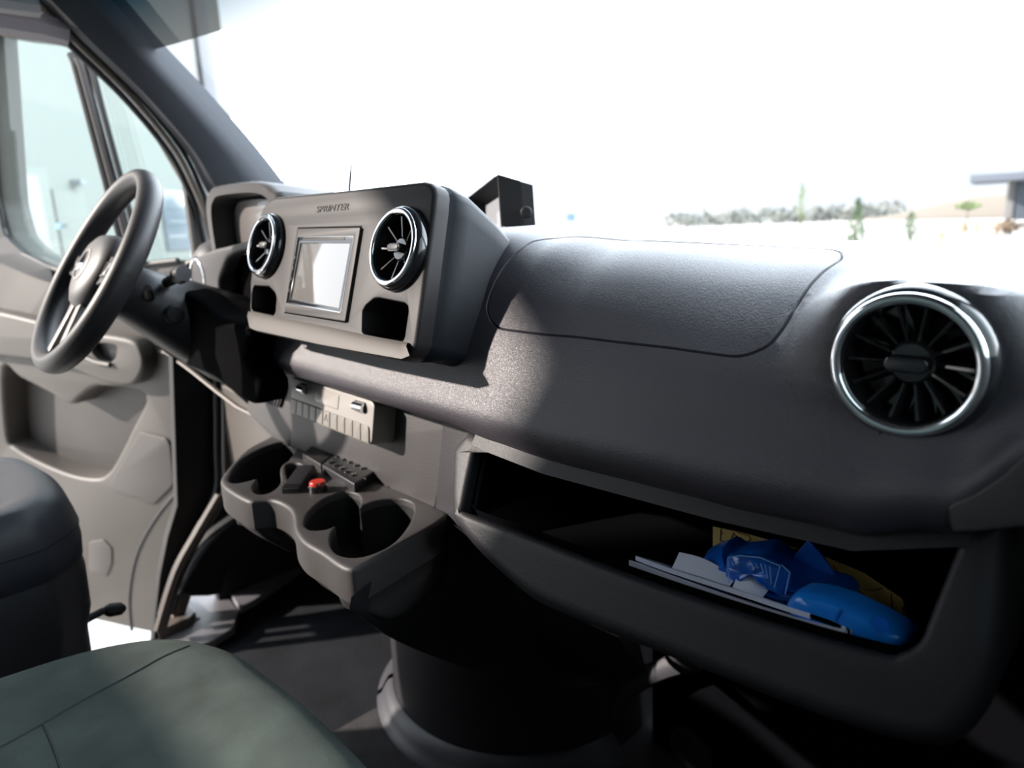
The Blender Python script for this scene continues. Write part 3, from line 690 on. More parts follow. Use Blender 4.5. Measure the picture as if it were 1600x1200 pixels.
# right flank of the console below the tray
flk = [(700, 800), (640, 850), (575, 905), (548, 935), (560, 955), (592, 985), (640, 1010), (700, 1035), (780, 1058), (860, 1074), (905, 1074), (945, 1062), (950, 960)]
ft = [Z_(u, v, z) for (u, v), z in zip([(716, 808), (660, 850), (600, 893), (552, 928)], (.67, .668, .665, .655))]
def fl(u, v, y): return Y_(u, v, y)
cols = [  # (top px, y) , (bottom px, y)
    ((549, 933), .340, (556, 948), .36), ((575, 912), .38, (592, 985), .42), ((610, 886), .43, (650, 1015), .50), ((650, 852), .49, (740, 1047), .58), ((690, 818), .53, (830, 1068), .64), ((725, 830), .535, (900, 1075), .70), ((800, 900), .56, (945, 1066), .78), ((880, 950), .58, (985, 1062), .84), ((960, 985), .60, (1010, 1050), .90)]
rows = []
for k in range(7):
    t = k / 6; row = []
    for (a, ya, b, yb) in cols:
        p = Y_(*a, ya); q = Y_(*b, yb); m_ = p.lerp(q, t); bul = math.sin(pi * t) * .012; row.append(m_ + V((bul, -bul, 0)))
    rows.append(row)
rows.append([Y_(*b, yb) + V((-.10, .10, .0)) for (a, ya, b, yb) in cols])
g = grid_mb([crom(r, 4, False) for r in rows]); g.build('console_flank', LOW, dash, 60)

# switches on the tray
rk = thing('key_case', 'dark flat plastic case lying on the tray beside the keypad', 'case', (-.1, .52, ZT))
q = T([(550, 545), (640, 482), (765, 530), (660, 610)], .012)
plate('case_body', FT, rnd(q, .004, 3), SATIN, rk, depth=.014, bev=.003, d0=.0145)
kp = thing('keypad', 'black keypad with raised symbol buttons on the cup holder tray', 'keypad', (0, .5, ZT))
q = T([(765, 535), (1000, 640), (960, 700), (850, 735), (672, 630), (700, 590)], .012)
q = T([(762, 528), (990, 630), (850, 722), (665, 612)], .012)
kb = plate('keypad_body', FT, rnd(q, .003, 3), BLK2, kp, depth=.014, bev=.002, d0=.0145)
qa, qb, qc_, qd = [V(x) for x in q]
for i in range(5):
    for j in range(2):
        s, t = .13 + i * .165, .30 + j * .42
        c = qa.lerp(qb, s).lerp(qd.lerp(qc_, s), t)
        if (i, j) in ((0, 0), (1, 0), (2, 0), (3, 0), (4, 0), (0, 1), (1, 1), (2, 1), (3, 1), (4, 1)):
            b_ = lathe_mb(FT, [(.0056, .0142), (.0056, .0158), (.0046, .0164), (.0001, .0165)], 16, c.x, c.y).build('key', GLOSS, kp)
            a = random.random() * 3
            if (i + j) % 2: tube_mb([FT.p(c.x + .0026 * math.cos(k), c.y + .0026 * math.sin(k), .0167) for k in [a + .6 * m for m in range(8)]], .00035, 5).build('key_symbol', SILVB, b_)
            else: tube_mb([FT.p(c.x - .0025, c.y - .001, .0167), FT.p(c.x, c.y + .002, .0167), FT.p(c.x + .0025, c.y - .001, .0167)], .00035, 5).build('key_symbol', SILVB, b_)
c = FT.px(*z5(908, 682), .016); lathe_mb(FT, [(.0018, .014), (.0016, .0165), (.0001, .017)], 12, *c).build('indicator', CHROME, kp)
rb = thing('rocker_lever', 'black ribbed rocker lever standing on the tray left of the red button', 'lever', (-.1, .47, ZT))
q = T([(462, 722), (560, 625), (600, 640), (505, 745)], .010)
a, b = [V((*x, 0)) for x in (((V(q[0]) + V(q[3])) / 2), ((V(q[1]) + V(q[2])) / 2))]
dirv = (b - a); L_ = dirv.length; fr2 = Frame((a.x, a.y, ZT), tuple(dirv), (0, 0, 1))
hw = (V(q[0]) - V(q[3])).length / 2
prof2 = [(0, 0), (0, .008), (.25 * L_, .012), (.6 * L_, .015), (L_, .018), (1.15 * L_, .004), (1.15 * L_, 0)]
plate('lever', fr2, prof2, BLK2, rb, depth=hw * 2, bev=.001, d0=hw)
for k in range(2): tube_mb([fr2.p(.05 * L_ + k * .006, .0098 + k * .001, -hw), fr2.p(.05 * L_ + k * .006, .0098 + k * .001, hw)], .0009, 6).build('rib', GLOSS, rb)
bt = thing('push_button', 'round red push button in a black collar on the tray', 'button', (-.03, .45, ZT))
c = FT.px(*z5(640, 705), .013)
lathe_mb(FT, [(.0145, 0), (.0145, .008), (.0125, .010), (.0125, .004)], 32, *c).build('collar', GLOSS, bt)
lathe_mb(FT, [(.0125, .004), (.0125, .013), (.011, .0155), (.0001, .0158)], 32, *c).build('button_cap', RED, bt)

# =================================================================== STEERING WHEEL
WC = V((-.475, .315, 1.005)); al = math.radians(32)
FW = Frame(tuple(WC), (1, 0, 0), (0, math.sin(al), math.cos(al)))     # n towards the driver
sw = thing('steering_wheel', 'dark leather steering wheel with silver lower spoke', 'steering wheel', tuple(WC))
RW = .182
rows = []
for i in range(72):
    a = 2 * pi * i / 72; row = []
    for k in range(14):
        b = 2 * pi * k / 14; rr = RW + .0175 * math.cos(b) ; h = .0215 * math.sin(b)
        row.append(FW.p(rr * math.cos(a), rr * math.sin(a) * (.985 if math.sin(a) < 0 else 1), h))
    rows.append(row)
rows.append(rows[0]); grid_mb(rows, True).build('rim', RUB, sw)
hubo = [tuple(p) for p in crom([(-.075, .035), (-.05, .062), (0, .068), (.05, .062), (.075, .035), (.078, 0), (.06, -.04), (.03, -.068), (0, -.074), (-.03, -.068), (-.06, -.04), (-.078, 0)], 4)]
g = grid_mb([[FW.p(x * k, y * k, h) for x, y in ccw(hubo)] for k, h in ((.8, -.045), (1.0, -.03), (1.03, -.012), (1.0, .002), (.92, .012), (.7, .019), (.35, .022), (.02, .0225))], True, True)
g.build('hub_cover', mat('hub_plastic', (.045, .042, .042), .5, grain=.2), sw, 60)
lathe_mb(FW, [(.030, .018), (.030, .0225), (.026, .0235), (.026, .0215), (.0001, .0215)], 36).build('emblem', SILV, sw)
st = MB()
for k in range(3):
    a = pi / 2 + k * 2 * pi / 3; q = [FW.p(.026 * math.cos(a), .026 * math.sin(a), .0235), FW.p(.005 * math.cos(a + 1.05), .005 * math.sin(a + 1.05), .023), FW.p(0, 0, .0275), FW.p(.005 * math.cos(a - 1.05), .005 * math.sin(a - 1.05), .023)]
    st.add(q, [(0, 1, 2), (0, 2, 3)])
st.build('emblem_star', CHROME, sw, 0)
for s in (-1, 1):                                        # side spokes with button pads
    o = [(s * .055, .03), (s * .12, .022), (s * .175, .03), (s * .175, -.012), (s * .12, -.02), (s * .06, -.03)]
    sk = plate('side_spoke', FW, rnd(o, .004, 2), BLK2, sw, depth=.022, bev=.003, d0=.004)
    plate('spoke_switch', FW, rnd([(s * .085, .014), (s * .135, .010), (s * .135, -.010), (s * .085, -.016)], .004, 3), GLOSS, sk, depth=.005, bev=.0015, d0=.009)
for s in (-1, 1):
    o = [(s * .008, -.060), (s * .030, -.055), (s * .040, -.13), (s * .050, -.178), (s * .026, -.180), (s * .018, -.13)]
    plate('lower_spoke', FW, rnd(o, .003, 2), SILV, sw, depth=.014, bev=.003, d0=.004)
plate('lower_spoke_back', FW, rnd([(-.03, -.05), (.03, -.05), (.04, -.17), (-.04, -.17)], .004, 2), BLK2, sw, depth=.012, bev=.003, d0=-.006)
# column
sc_ = thing('steering_column', 'black steering column shroud with stalks behind the wheel', 'steering column', tuple(WC + V((0, .2, -.1))))
g = grid_mb([[FW.p(a * k, b * k2 - .012, h) for a, b in ellipse(0, 0, 1, 1, 32)] for k, k2, h in ((.03, .03, -.04), (.05, .05, -.05), (.058, .056, -.09), (.066, .072, -.16), (.07, .09, -.26), (.05, .09, -.34))], True, True)
g.build('shroud', BLK2, sc_, 60)
tube_mb([FW.p(.05, .028, -.10), FW.p(.10, .036, -.095), FW.p(.125, .04, -.092)], [.009, .010, .014], 12).build('gear_stalk', BLACK, sc_)
tube_mb([FW.p(.125, .04, -.092), FW.p(.150, .044, -.09)], [.0155, .0135], 12).build('stalk_tip', BLK2, sc_)
tube_mb([FW.p(.05, -.01, -.085), FW.p(.085, -.004, -.07), FW.p(.10, 0, -.062)], [.010, .009, .006], 10).build('wiper_stalk', BLACK, sc_)
tube_mb([FW.p(-.05, .01, -.085), FW.p(-.12, .02, -.07)], [.010, .008], 10).build('indicator_stalk', BLACK, sc_)
lathe_mb(Frame(tuple(FW.p(.066, -.02, -.13)), (0, 1, 0), (0, 0, 1)), [(.017, -.01), (.017, .005), (.014, .008), (.0001, .008)], 24).build('ignition_lock', BLACK, sc_)
# dark cover between column and centre
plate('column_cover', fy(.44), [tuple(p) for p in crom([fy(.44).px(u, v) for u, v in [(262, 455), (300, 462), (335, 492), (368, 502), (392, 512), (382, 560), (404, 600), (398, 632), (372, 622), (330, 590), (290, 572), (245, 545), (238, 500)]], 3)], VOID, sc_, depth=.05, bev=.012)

# =================================================================== MONITOR AND ANTENNA ON THE DASH
mo = thing('rear_view_monitor', 'small black monitor with a square sun hood standing on top of the dash', 'monitor', (.07, .80, 1.04))
MA, MD, ME, MG = Y_(778, 272, .76), Y_(784, 353, .76), Y_(728, 311, .84), Y_(727, 353, .84)
MW = Y_(833, 288, .80) - MA
def hexa(p, q): return MB().add(list(p) + list(q), [(0, 1, 2, 3), (7, 6, 5, 4), (0, 1, 5, 4), (1, 2, 6, 5), (2, 3, 7, 6), (3, 0, 4, 7)])
_f = [MA, MD, MG, ME]; _c = sum(_f, V()) / 4
def mring(t, k=1.0): return [_c + (p - _c) * k + MW * t for p in _f]
hexa(mring(.66, .98), mring(1.0, .98)).build('monitor_body', BLK2, mo, 0)
hexa(mring(.60, .84), mring(.67, .84)).build('screen', SCR2, mo, 0)
for nm, i, j in (('hood_side', 0, 1), ('hood_side', 2, 3), ('hood_top', 3, 0)):
    o_, n_2 = mring(0), mring(.64); p_, q_ = mring(0, .95), mring(.64, .95)
    hexa([o_[i], o_[j], n_2[j], n_2[i]], [p_[i], p_[j], q_[j], q_[i]]).build(nm, BLACK, mo, 0)
kn = Y_(822, 332, .765); kd = ((MD - MA).cross(MW)).normalized()
if kd.dot(CAM - kn) < 0: kd = -kd
ku = MW.normalized(); kf = Frame(tuple(kn), tuple(ku), tuple(kd.cross(ku)))
lathe_mb(kf, [(.004, -.02), (.004, .0), (.009, .001), (.0095, .010), (.007, .012), (.0001, .012)], 10).build('clamp_knob', BLACK, mo)
wb = _c + MW * .8; tube_mb([wb, V((wb.x, wb.y, 1.02))], .012, 12).build('stand', BLACK, mo)
an = tag(tube_mb([Y_(545.5, 305, .95), Y_(547, 280, .95), Y_(549, 255, .95)], [.0050, .0046, .0034], 8).build('antenna', BLACK), 'thin black rod antenna sticking up behind the centre panel', 'antenna')

# =================================================================== SEATS
ZS = .565
def cushion(outl, prof_h, fz0, name, m, parent, cx, cy):
    rows = [[V((cx + (x - cx) * k, cy + (y - cy) * k, z)) for x, y in outl] for k, z in prof_h]
    return grid_mb(rows, True, True).build(name, m, parent, 70)
ps = thing('passenger_seat', 'grey green cloth passenger seat in the foreground, partly in sun', 'seat', (.45, 0, 0))
edge_px = [(590, 1200), (575, 1180), (540, 1145), (480, 1090), (420, 1045), (380, 1015), (340, 1000), (300, 992), (250, 990), (180, 1000), (100, 1020), (0, 1052)]
se = [Z_(u, v, ZS - .012) for u, v in edge_px]
# seat outline: left flank, rounded front corner, front edge, right flank
fy_ = max(p.y for p in se)
so_ = [tuple(p) for p in crom([(.50, .272), (.40, .275), (.31, .268), (.235, .258), (.165, .240), (.105, .214), (.055, .172), (.022, .12), (.005, .04), (.0, -.08), (.005, -.22), (.05, -.30), (.5, -.31), (.88, -.30), (.93, -.2), (.93, 0), (.92, .12), (.88, .22), (.78, .265), (.65, .272)], 5)]
# calibrate the visible rim against the traced one
rimc = crom([(p.x, p.y) for p in se], 3, False)
vis = [(p.x, p.y) for p in rimc]
so_ = vis + [(vis[-1][0] - .02, -.05), (vis[-1][0] - .02, -.2), (vis[-1][0] + .02, -.30), (.45, -.33), (.86, -.30), (.90, -.2), (.90, .05), (.87, .20), (.80, .27), (.65, vis[0][1] + .01), (.55, vis[0][1] + .004)]
so_ = ccw(so_)
so_ = resample(so_, 180)
ccx, ccy = .45, -.02
def hgt(x, y):                                           # gentle centre well with bolsters
    d = abs(x - .45) / .45; return .010 * max(0, min(1, (d - .45) / .35)) ** 2
rows = []
for k, dz in ((.0, -.006), (.25, -.006), (.45, -.004), (.6, -.002), (.68, .0), (.74, .003), (.80, .006), (.86, .006), (.91, .002), (.95, -.006), (.98, -.018), (1.0, -.034), (1.004, -.055), (.995, -.085), (.97, -.12)):
    rows.append([V((ccx + (x - ccx) * max(k, .001), ccy + (y - ccy) * max(k, .001), ZS + dz)) for x, y in so_])
_g = grid_mb(rows, True); seat_bvh = BVHTree.FromPolygons(_g.v, _g.f); _g.build('cushion', CLOTH, ps, 80)
def on_seat(u, v):
    h = seat_bvh.ray_cast(CAM, ray(u, v).normalized())[0]
    return h if h is not None else Z_(u, v, ZS)
# piping/seams: bolster seam and cross seam
seam1 = [(-40, 1185), (0, 1168), (60, 1135), (110, 1105), (160, 1078), (215, 1048), (255, 1026), (295, 1009)]
tube_mb([on_seat(*p[:2]) for p in crom([(a, b, 0) for a, b in seam1], 5, False)], .0015, 6).build('seam', mat('seam_thread', (.03, .036, .036), .9), ps)
tube_mb([on_seat(*p) for p in [(68, 1132), (75, 1148), (82, 1165), (89, 1184), (96, 1205)]], .0013, 6).build('seam', mat('seam_thread_b', (.03, .036, .036), .9), ps)
rows = [[V((ccx + (x - ccx) * k, ccy + (y - ccy) * k, z)) for x, y in so_] for k, z in ((.965, ZS - .11), (.93, ZS - .14), (.88, .30), (.85, .02))]
grid_mb(rows, True).build('seat_base', BLK2, ps, 60)
# backrest behind the camera
fb = Frame((.10, -.28, .60), (0, -.28, .96), (1, 0, 0))
plate('backrest', Frame((.18, -.27, .56), (1, 0, 0), (0, -.25, .97)), rnd([(0, 0), (.56, 0), (.54, .62), (.02, .62)], .06, 5), CLOTH2, ps, depth=.12, bev=.03)

ds = thing('driver_seat', 'black leather driver seat cushion at the left edge of the photo', 'seat', (-.5, 0, 0))
ZD = .655
dso = [tuple(p) for p in crom([(-.265, .10), (-.285, .155), (-.34, .195), (-.45, .205), (-.56, .20), (-.66, .175), (-.71, .10), (-.72, -.1), (-.70, -.28), (-.5, -.32), (-.29, -.28), (-.262, -.1)], 8)]
dcx, dcy = -.49, -.05
rows = []
for k, dz in ((.0, -.012), (.4, -.010), (.62, -.004), (.70, .004), (.80, .012), (.90, .008), (.97, -.012), (1.0, -.04), (1.01, -.075), (1.0, -.105), (.96, -.112)):
    rows.append([V((dcx + (x - dcx) * max(.001, k), dcy + (y - dcy) * max(.001, k), ZD + dz)) for x, y in dso])
grid_mb(rows, True).build('cushion', LEATH, ds, 80)
rows = [[V((dcx + (x - dcx) * k, dcy + (y - dcy) * k, z)) for x, y in dso] for k, z in ((.98, ZD - .10), (1.0, ZD - .13), (.99, ZD - .20), (.95, ZD - .24), (.90, .02))]
grid_mb(rows, True).build('seat_base', BLK2, ds, 60)
tube_mb([(dcx + (x - dcx) * 1.004, dcy + (y - dcy) * 1.004, ZD - .052) for x, y in dso], .0018, 6, closed=True).build('seam', BLACK, ds)
plate('backrest', Frame((-.76, -.34, .62), (1, 0, 0), (0, -.766, .643)), rnd([(0, 0), (.54, 0), (.52, .50), (.02, .50)], .06, 5), LEATH, ds, depth=.12, bev=.03)
lv = thing('seat_lever', 'black seat adjustment lever beside the driver seat base', 'lever', (-.4, .2, .4))
a, b, c = X_(128, 972, -.42), X_(160, 955, -.42), X_(196, 950, -.42)
tube_mb([a + V((0, -.06, -.01)), a, b, b.lerp(c, .2)], .007, 8).build('lever_arm', BLACK, lv)
tube_mb([b.lerp(c, .1), b.lerp(c, .3), b.lerp(c, .8), c], [.010, .015, .014, .006], 10, flat=.8).build('lever_grip', BLACK, lv)

# =================================================================== FOOTWELL
# sill and footwell trims, lying on the floor
def slab(name, px, z, m, h=.02, bev=.004, r=.01, x=None):
    fr = fz(z); o = [fr.px(u, v) for u, v in px]; return struct(plate(name, fr, rnd(o, r, 3), m, depth=h, bev=bev))
TRIML = mat('light_grey_sill_trim', (.13, .125, .135), .45, grain=.2, gscale=700)
slab('trim_6', [(276, 932), (345, 910), (372, 955), (366, 980), (330, 1002), (250, 1020), (248, 985)], .035, TRIML)
slab('trim_7', [(352, 912), (440, 870), (470, 885), (400, 936), (374, 950), (366, 938)], .045, mat('grey_foot_trim', (.15, .145, .16), .45), r=.004)
slab('trim_8', [(266, 934), (278, 928), (306, 955), (296, 965), (246, 988)], .06, BEIGE, h=.06, r=.004)
st_ = Z_(308, 967, .036); tag(lathe_mb(fz(.035), [(.008, 0), (.007, .003), (.003, .003), (.0001, .001)], 14, st_.x, st_.y).build('screw', BLACK), 'dark screw in the grey sill trim by the driver doorway', 'screw')
# dark moulded wheel-arch lining with lighter lip
fa_ = Frame((-.87, 0, 0), (0, 1, 0), (0, 0, 1))
struct(plate('trim_9', fa_, [tuple(p) for p in crom([fa_.px(u, v) for u, v in [(284, 930), (298, 892), (322, 854), (356, 820), (400, 790), (470, 790), (480, 850), (420, 850), (384, 860), (362, 880), (350, 908), (345, 930)]], 3)], BLACK, depth=.06, bev=.012))
struct(wbox('wall_pedals', (XL, .99, 0), (-.42, 1.02, .72), BLACK))
struct(tube_mb(crom([X_(u, v, -.885) for u, v in [(282, 928), (300, 885), (326, 848), (372, 812)]], 4, False), .010, 8).build('trim_10', TRIMG))
# rubber mat in the front right part
slab('trim_11', [(420, 1200), (600, 1098), (760, 1170), (900, 1195), (1000, 1040), (1700, 1000), (1700, 1500), (400, 1500)], .012, CARP2, h=.011, bev=.002)
# engine tunnel
tc_ = V((-.135, .985)); tr_ = .305
tn = thing('engine_cover', 'dark round engine tunnel cover rising from the floor under the console', 'engine cover', (tc_.x, tc_.y, 0))
fr = Frame((tc_.x, tc_.y, 0), (1, 0, 0), (0, 1, 0))
lathe_mb(fr, [(tr_ * 1.0, .0), (tr_ * .985, .05), (tr_ * .975, .30), (tr_ * .98, .36), (tr_ * .985, .62)], 72).build('cover', LOW, tn)
lathe_mb(fr, [(tr_ * .998, .305), (tr_ * .998, .315)], 72).build('cover_groove', BLACK, tn)
def arc_pts(a0, a1, r, z, n=40): return [V((tc_.x + r * math.cos(math.radians(a0 + (a1 - a0) * i / n)), tc_.y + r * math.sin(math.radians(a0 + (a1 - a0) * i / n)), z)) for i in range(n + 1)]
for a0, a1 in ((180, 232), (235, 352)):
    rows = [arc_pts(a0, a1, tr_ * k, z) for k, z in ((.99, .055), (1.03, .050), (1.06, .035), (1.085, .02), (1.12, .012), (1.12, .0))]
    grid_mb(rows).build('base_trim', TRIMG, tn, 60)
# sweeping trim strip on the passenger side of the tunnel
stp = [(890, 1215), (915, 1180), (940, 1130), (975, 1080), (1030, 1048), (1090, 1030)]
pth = [Z_(*stp[0], .02), Y_(*stp[1], .90), Y_(*stp[2], .94), Y_(*stp[3], .965), Y_(*stp[4], .98), Y_(*stp[5], .985)]
tube_mb(crom(pth, 5, False), .020, 10, flat=.6).build('side_trim', TRIMG, tn)
# passenger footwell wall
plw = Y_(1050, 1120, 1.0)
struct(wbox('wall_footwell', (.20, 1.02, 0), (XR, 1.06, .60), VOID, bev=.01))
cpf = Frame((0, 1.02, 0), (1, 0, 0), (0, 0, 1)); c = cpf.px(1080, 1170)
tag(lathe_mb(cpf, [(.045, 0), (.045, .008), (.035, .010), (.03, .004), (.0001, .004)], 30, *c).build('round_plug', BLK2), 'dark round plug on the passenger footwell wall at the bottom of the photo', 'plug')
struct(plate('trim_12', Frame((.968, 0, 0), (0, 1, 0), (0, 0, 1)), rnd([(.45, .03), (1.0, .03), (1.0, .93), (.47, .93), (.44, .8)], .02, 3), BLK2, depth=.03, bev=.006))

# =================================================================== THINGS ON THE SHELF
exec_items = True
def sheet(name, pts, thick, m, parent=None, n=1):
    """a bent slab through a row of (front edge, back edge) point pairs"""
    fr_, bk = [V(a) for a, b in pts], [V(b) for a, b in pts]
    fr_ = crom(fr_, 5, False); bk = crom(bk, 5, False)
    up = V((0, 0, thick)); N = len(fr_)
    vs = fr_ + bk + [p + up for p in fr_] + [p + up for p in bk]; fs = []
    for i in range(N - 1):
        fs += [(i, i + 1, N + i + 1, N + i), (2 * N + i, 2 * N + i + 1, 3 * N + i + 1, 3 * N + i), (i, i + 1, 2 * N + i + 1, 2 * N + i), (N + i, N + i + 1, 3 * N + i + 1, 3 * N + i)]
    fs += [(0, N, 3 * N, 2 * N), (N - 1, 2 * N - 1, 4 * N - 1, 3 * N - 1)]
    return mesh(name, vs, fs, m, parent, 40)
E = lambda u, v, y: Y_(u, v, y)
z6 = lambda x, y: (960 + x / 3.333, 780 + y / 3.333)
def row(pxs, y0, back, dz=0):
    out = []
    for x, y in pxs:
        p = E(*z6(x, y), y0); out.append((p, p + V((0, back, dz))))
    return out
bk1 = tag(sheet('booklet', row([(76, 365), (300, 450), (600, 560), (900, 660), (1192, 740)], .500, .08, -.044), .010, WHITEP), 'white booklet lying at the front edge of the open shelf, lowest of the papers', 'booklet')
bk2 = tag(sheet('folded_leaflet', row([(110, 318), (300, 388), (600, 486), (900, 586), (1100, 651), (1235, 711)], .507, .08, -.044), .0048, WHITEP), 'thin white folded leaflet lying on top of the front booklet', 'leaflet')
bk3 = tag(sheet('blue_folder', row([(300, 372), (420, 410), (600, 466), (760, 528)], .512, .05, -.028), .0012, BLUEB), 'thin blue folder edge between the white papers', 'folder')
for pxs, lab in (([(300, 362), (430, 400), (600, 455)], 'white card with cut corner, left of the two behind the leaflet'), ([(615, 462), (690, 490), (768, 520)], 'white card, right of the two behind the leaflet')):
    r_ = []
    for k, (x, y) in enumerate(pxs):
        p = E(*z6(x, y), .520); h = .012 if 0 < k < len(pxs) - 0 else .006
        r_.append((p, p + V((0, .012, .012 if k != len(pxs) - 1 else .004))))
    tag(sheet('card', r_, .0008, WHITEP), lab, 'card', 'white cards on the open shelf')
# yellow map standing against the back
YB = .60
ymp = [(512, 142), (640, 168), (800, 210), (960, 255), (1110, 305), (1300, 385), (1500, 520), (1525, 620), (1532, 700), (1440, 790), (1100, 640), (760, 520), (512, 330)]
fym = fy(.575); yo = [fym.px(*z6(*p)) for p in ymp]
ym = thing('folded_map', 'yellow folded map with black line print leaning upright at the back of the shelf', 'map', (.8, .575, .75))
fmy = Frame((0, .595, .75), (1, 0, 0), (0, .06, .2))
yo = [fmy.px(*z6(*p)) for p in ymp]
plate('map_sheet', fmy, yo, YEL, ym, depth=.0012, bev=.0002)
def ink(pts, fr, d, parent, m=INK, r=.00045): tube_mb([fr.p(*fr.px(*z6(*p)), d) for p in pts], r, 5).build('printed_line', m, parent)
for ln in ([(556, 155), (552, 215)], [(552, 176), (568, 178)], [(552, 215), (585, 222)], [(604, 215), (622, 175), (640, 195), (655, 225)], [(640, 172), (700, 190), (712, 210), (690, 222)], [(845, 262), (900, 270), (952, 262)], [(1140, 345), (1160, 375), (1185, 390), (1212, 430)], [(1230, 440), (1280, 480)], [(1250, 470), (1310, 498)], [(1270, 500), (1340, 528)], [(1300, 470), (1350, 475), (1400, 462)], [(1443, 490), (1448, 560), (1462, 600)], [(1500, 560), (1515, 640)], [(1290, 520), (1320, 560)]):
    ink(ln, fmy, .0004, ym)
# crumpled blue bag
def lump(name, outline, y, m, depth, amp, parent=None, seed=1, fr=None, ridge=None):
    """closed crumpled body: the traced outline in a frame, swollen forward and back"""
    rs = random.Random(seed); fr = fr or fy(y)
    o = ccw([fr.px(*z6(*p)) for p in outline]); o = resample([tuple(p) for p in crom(o, 3)], 72)
    cx = sum(p[0] for p in o) / 72; cy = sum(p[1] for p in o) / 72; rows = []
    ph = [rs.uniform(0, 6.28) for _ in range(6)]
    for k, h in ((1, -depth * .5), (1.0, 0), (.93, .35 * depth), (.8, .62 * depth), (.6, .85 * depth), (.38, .97 * depth), (.16, depth), (.01, depth)):
        rows.append([fr.p(cx + (x - cx) * k, cy + (y - cy) * k, h + (amp * (1 - abs(k - .6)) * (math.sin(i * .52 + ph[0] + k * 4) * .6 + abs(math.sin(i * .23 + ph[1] - k * 3)) * .8 + rs.uniform(-.25, .25)) if .05 < k < .99 else 0)) for i, (x, y) in enumerate(o)])
    return grid_mb(rows, True, True).build(name, m, parent, 22)
bb = thing('plastic_bag', 'crumpled dark blue printed plastic bag lying in front of the yellow map', 'bag', (.72, .55, .76))
lump('bag_body', [(475, 400), (478, 290), (500, 255), (560, 235), (600, 216), (660, 250), (800, 236), (860, 262), (915, 320), (980, 360), (1090, 400), (1190, 430), (1235, 470), (1225, 520), (1050, 510), (900, 545), (780, 470), (600, 470)], .565, BLUEP, .030, .007, bb, 3)
fbk = fy(.572)
plate('bag_flap', fbk, [fbk.px(*z6(*p)) for p in [(915, 318), (1008, 212), (1080, 290), (1165, 420), (1190, 440), (1000, 400)]], BLUEP, bb, depth=.002, bev=.0004)
fbf = fy(.510)
bf_ = [(590, 440), (588, 300), (650, 288), (760, 300), (860, 345), (912, 385), (890, 500), (840, 470), (800, 420), (740, 385), (690, 380), (640, 440)]
lump('bag_opening', bf_, .533, BLUEP, .007, .002, bb, 9)
fbl = fy(.5235)
for ln in ([(596, 450), (592, 305), (650, 294), (760, 304), (862, 348), (832, 462)], [(870, 340), (914, 383), (890, 495)], [(735, 332), (748, 362)], [(762, 335), (776, 385)], [(785, 342), (798, 410)], [(808, 350), (818, 440)], [(690, 335), (700, 352)], [(712, 332), (724, 356)]):
    ink(ln, fbl, 0, bb, BLUEL, .0005)
# bright blue roll / sleeve
rl = thing('blue_sleeve', 'glossy bright blue plastic sleeve at the right end of the shelf', 'sleeve', (.8, .5, .76))
frl = fy(.518)
o = ccw([frl.px(*z6(*p)) for p in [(915, 570), (925, 510), (965, 478), (1080, 492), (1200, 530), (1330, 590), (1440, 650), (1520, 700), (1540, 735), (1500, 780), (1430, 790), (1300, 735), (1150, 670)]])
o = resample([tuple(p) for p in crom(o, 3)], 90); cx = sum(p[0] for p in o) / 90; cy = sum(p[1] for p in o) / 90
rows = [[frl.p(cx + (x - cx) * k, cy + (y - cy) * k, h) for x, y in o] for k, h in ((.97, -.02), (1.0, -.008), (1.0, .0), (.96, .006), (.85, .010), (.5, .011), (.01, .011))]
grid_mb(rows, True, True).build('sleeve_body', BLUEB, rl, 50)
fr_s = fy(.5062); q = [fr_s.px(*z6(*p)) for p in [(1170, 575), (1183, 578), (1155, 645), (1142, 640)]]
plate('slot', fr_s, q, BLUEP, rl, depth=.001, bev=.0002)
lathe_mb(fr_s, [(.006, 0), (.006, .001), (.0001, .0012)], 20, *fr_s.px(*z6(1390, 650))).build('blue_dimple', BLUEP, rl)

# =================================================================== OUTSIDE
ZG = -.75
GRD = mat('dry_sandy_ground', (.215, .198, .175), .9, var=.18, vscale=.25)
gm = bpy.data.meshes.new('ground'); gm.from_pydata([(-900, -900, ZG), (900, -900, ZG), (900, 3000, ZG), (-900, 3000, ZG)], [], [(0, 1, 2, 3)])
struct(link('ground', gm, GRD, None, 0))
CONC = mat('pale_concrete', (.42, .40, .37), .9, var=.06, vscale=.8)
struct(wbox('forecourt', (-30, -25, ZG), (25, 16, ZG + .02), CONC, bev=.001))
def at(u, dist, z=ZG):                                   # point on the ground plan along a pixel column
    d = ray(u, 352); h = V((d.x, d.y, 0)).normalized(); return V((CAM.x + h.x * dist, CAM.y + h.y * dist, z))
def zpx(u, v, dist):                                     # height of a pixel at that ground distance
    d = ray(u, v); return CAM.z + d.z / math.hypot(d.x, d.y) * dist
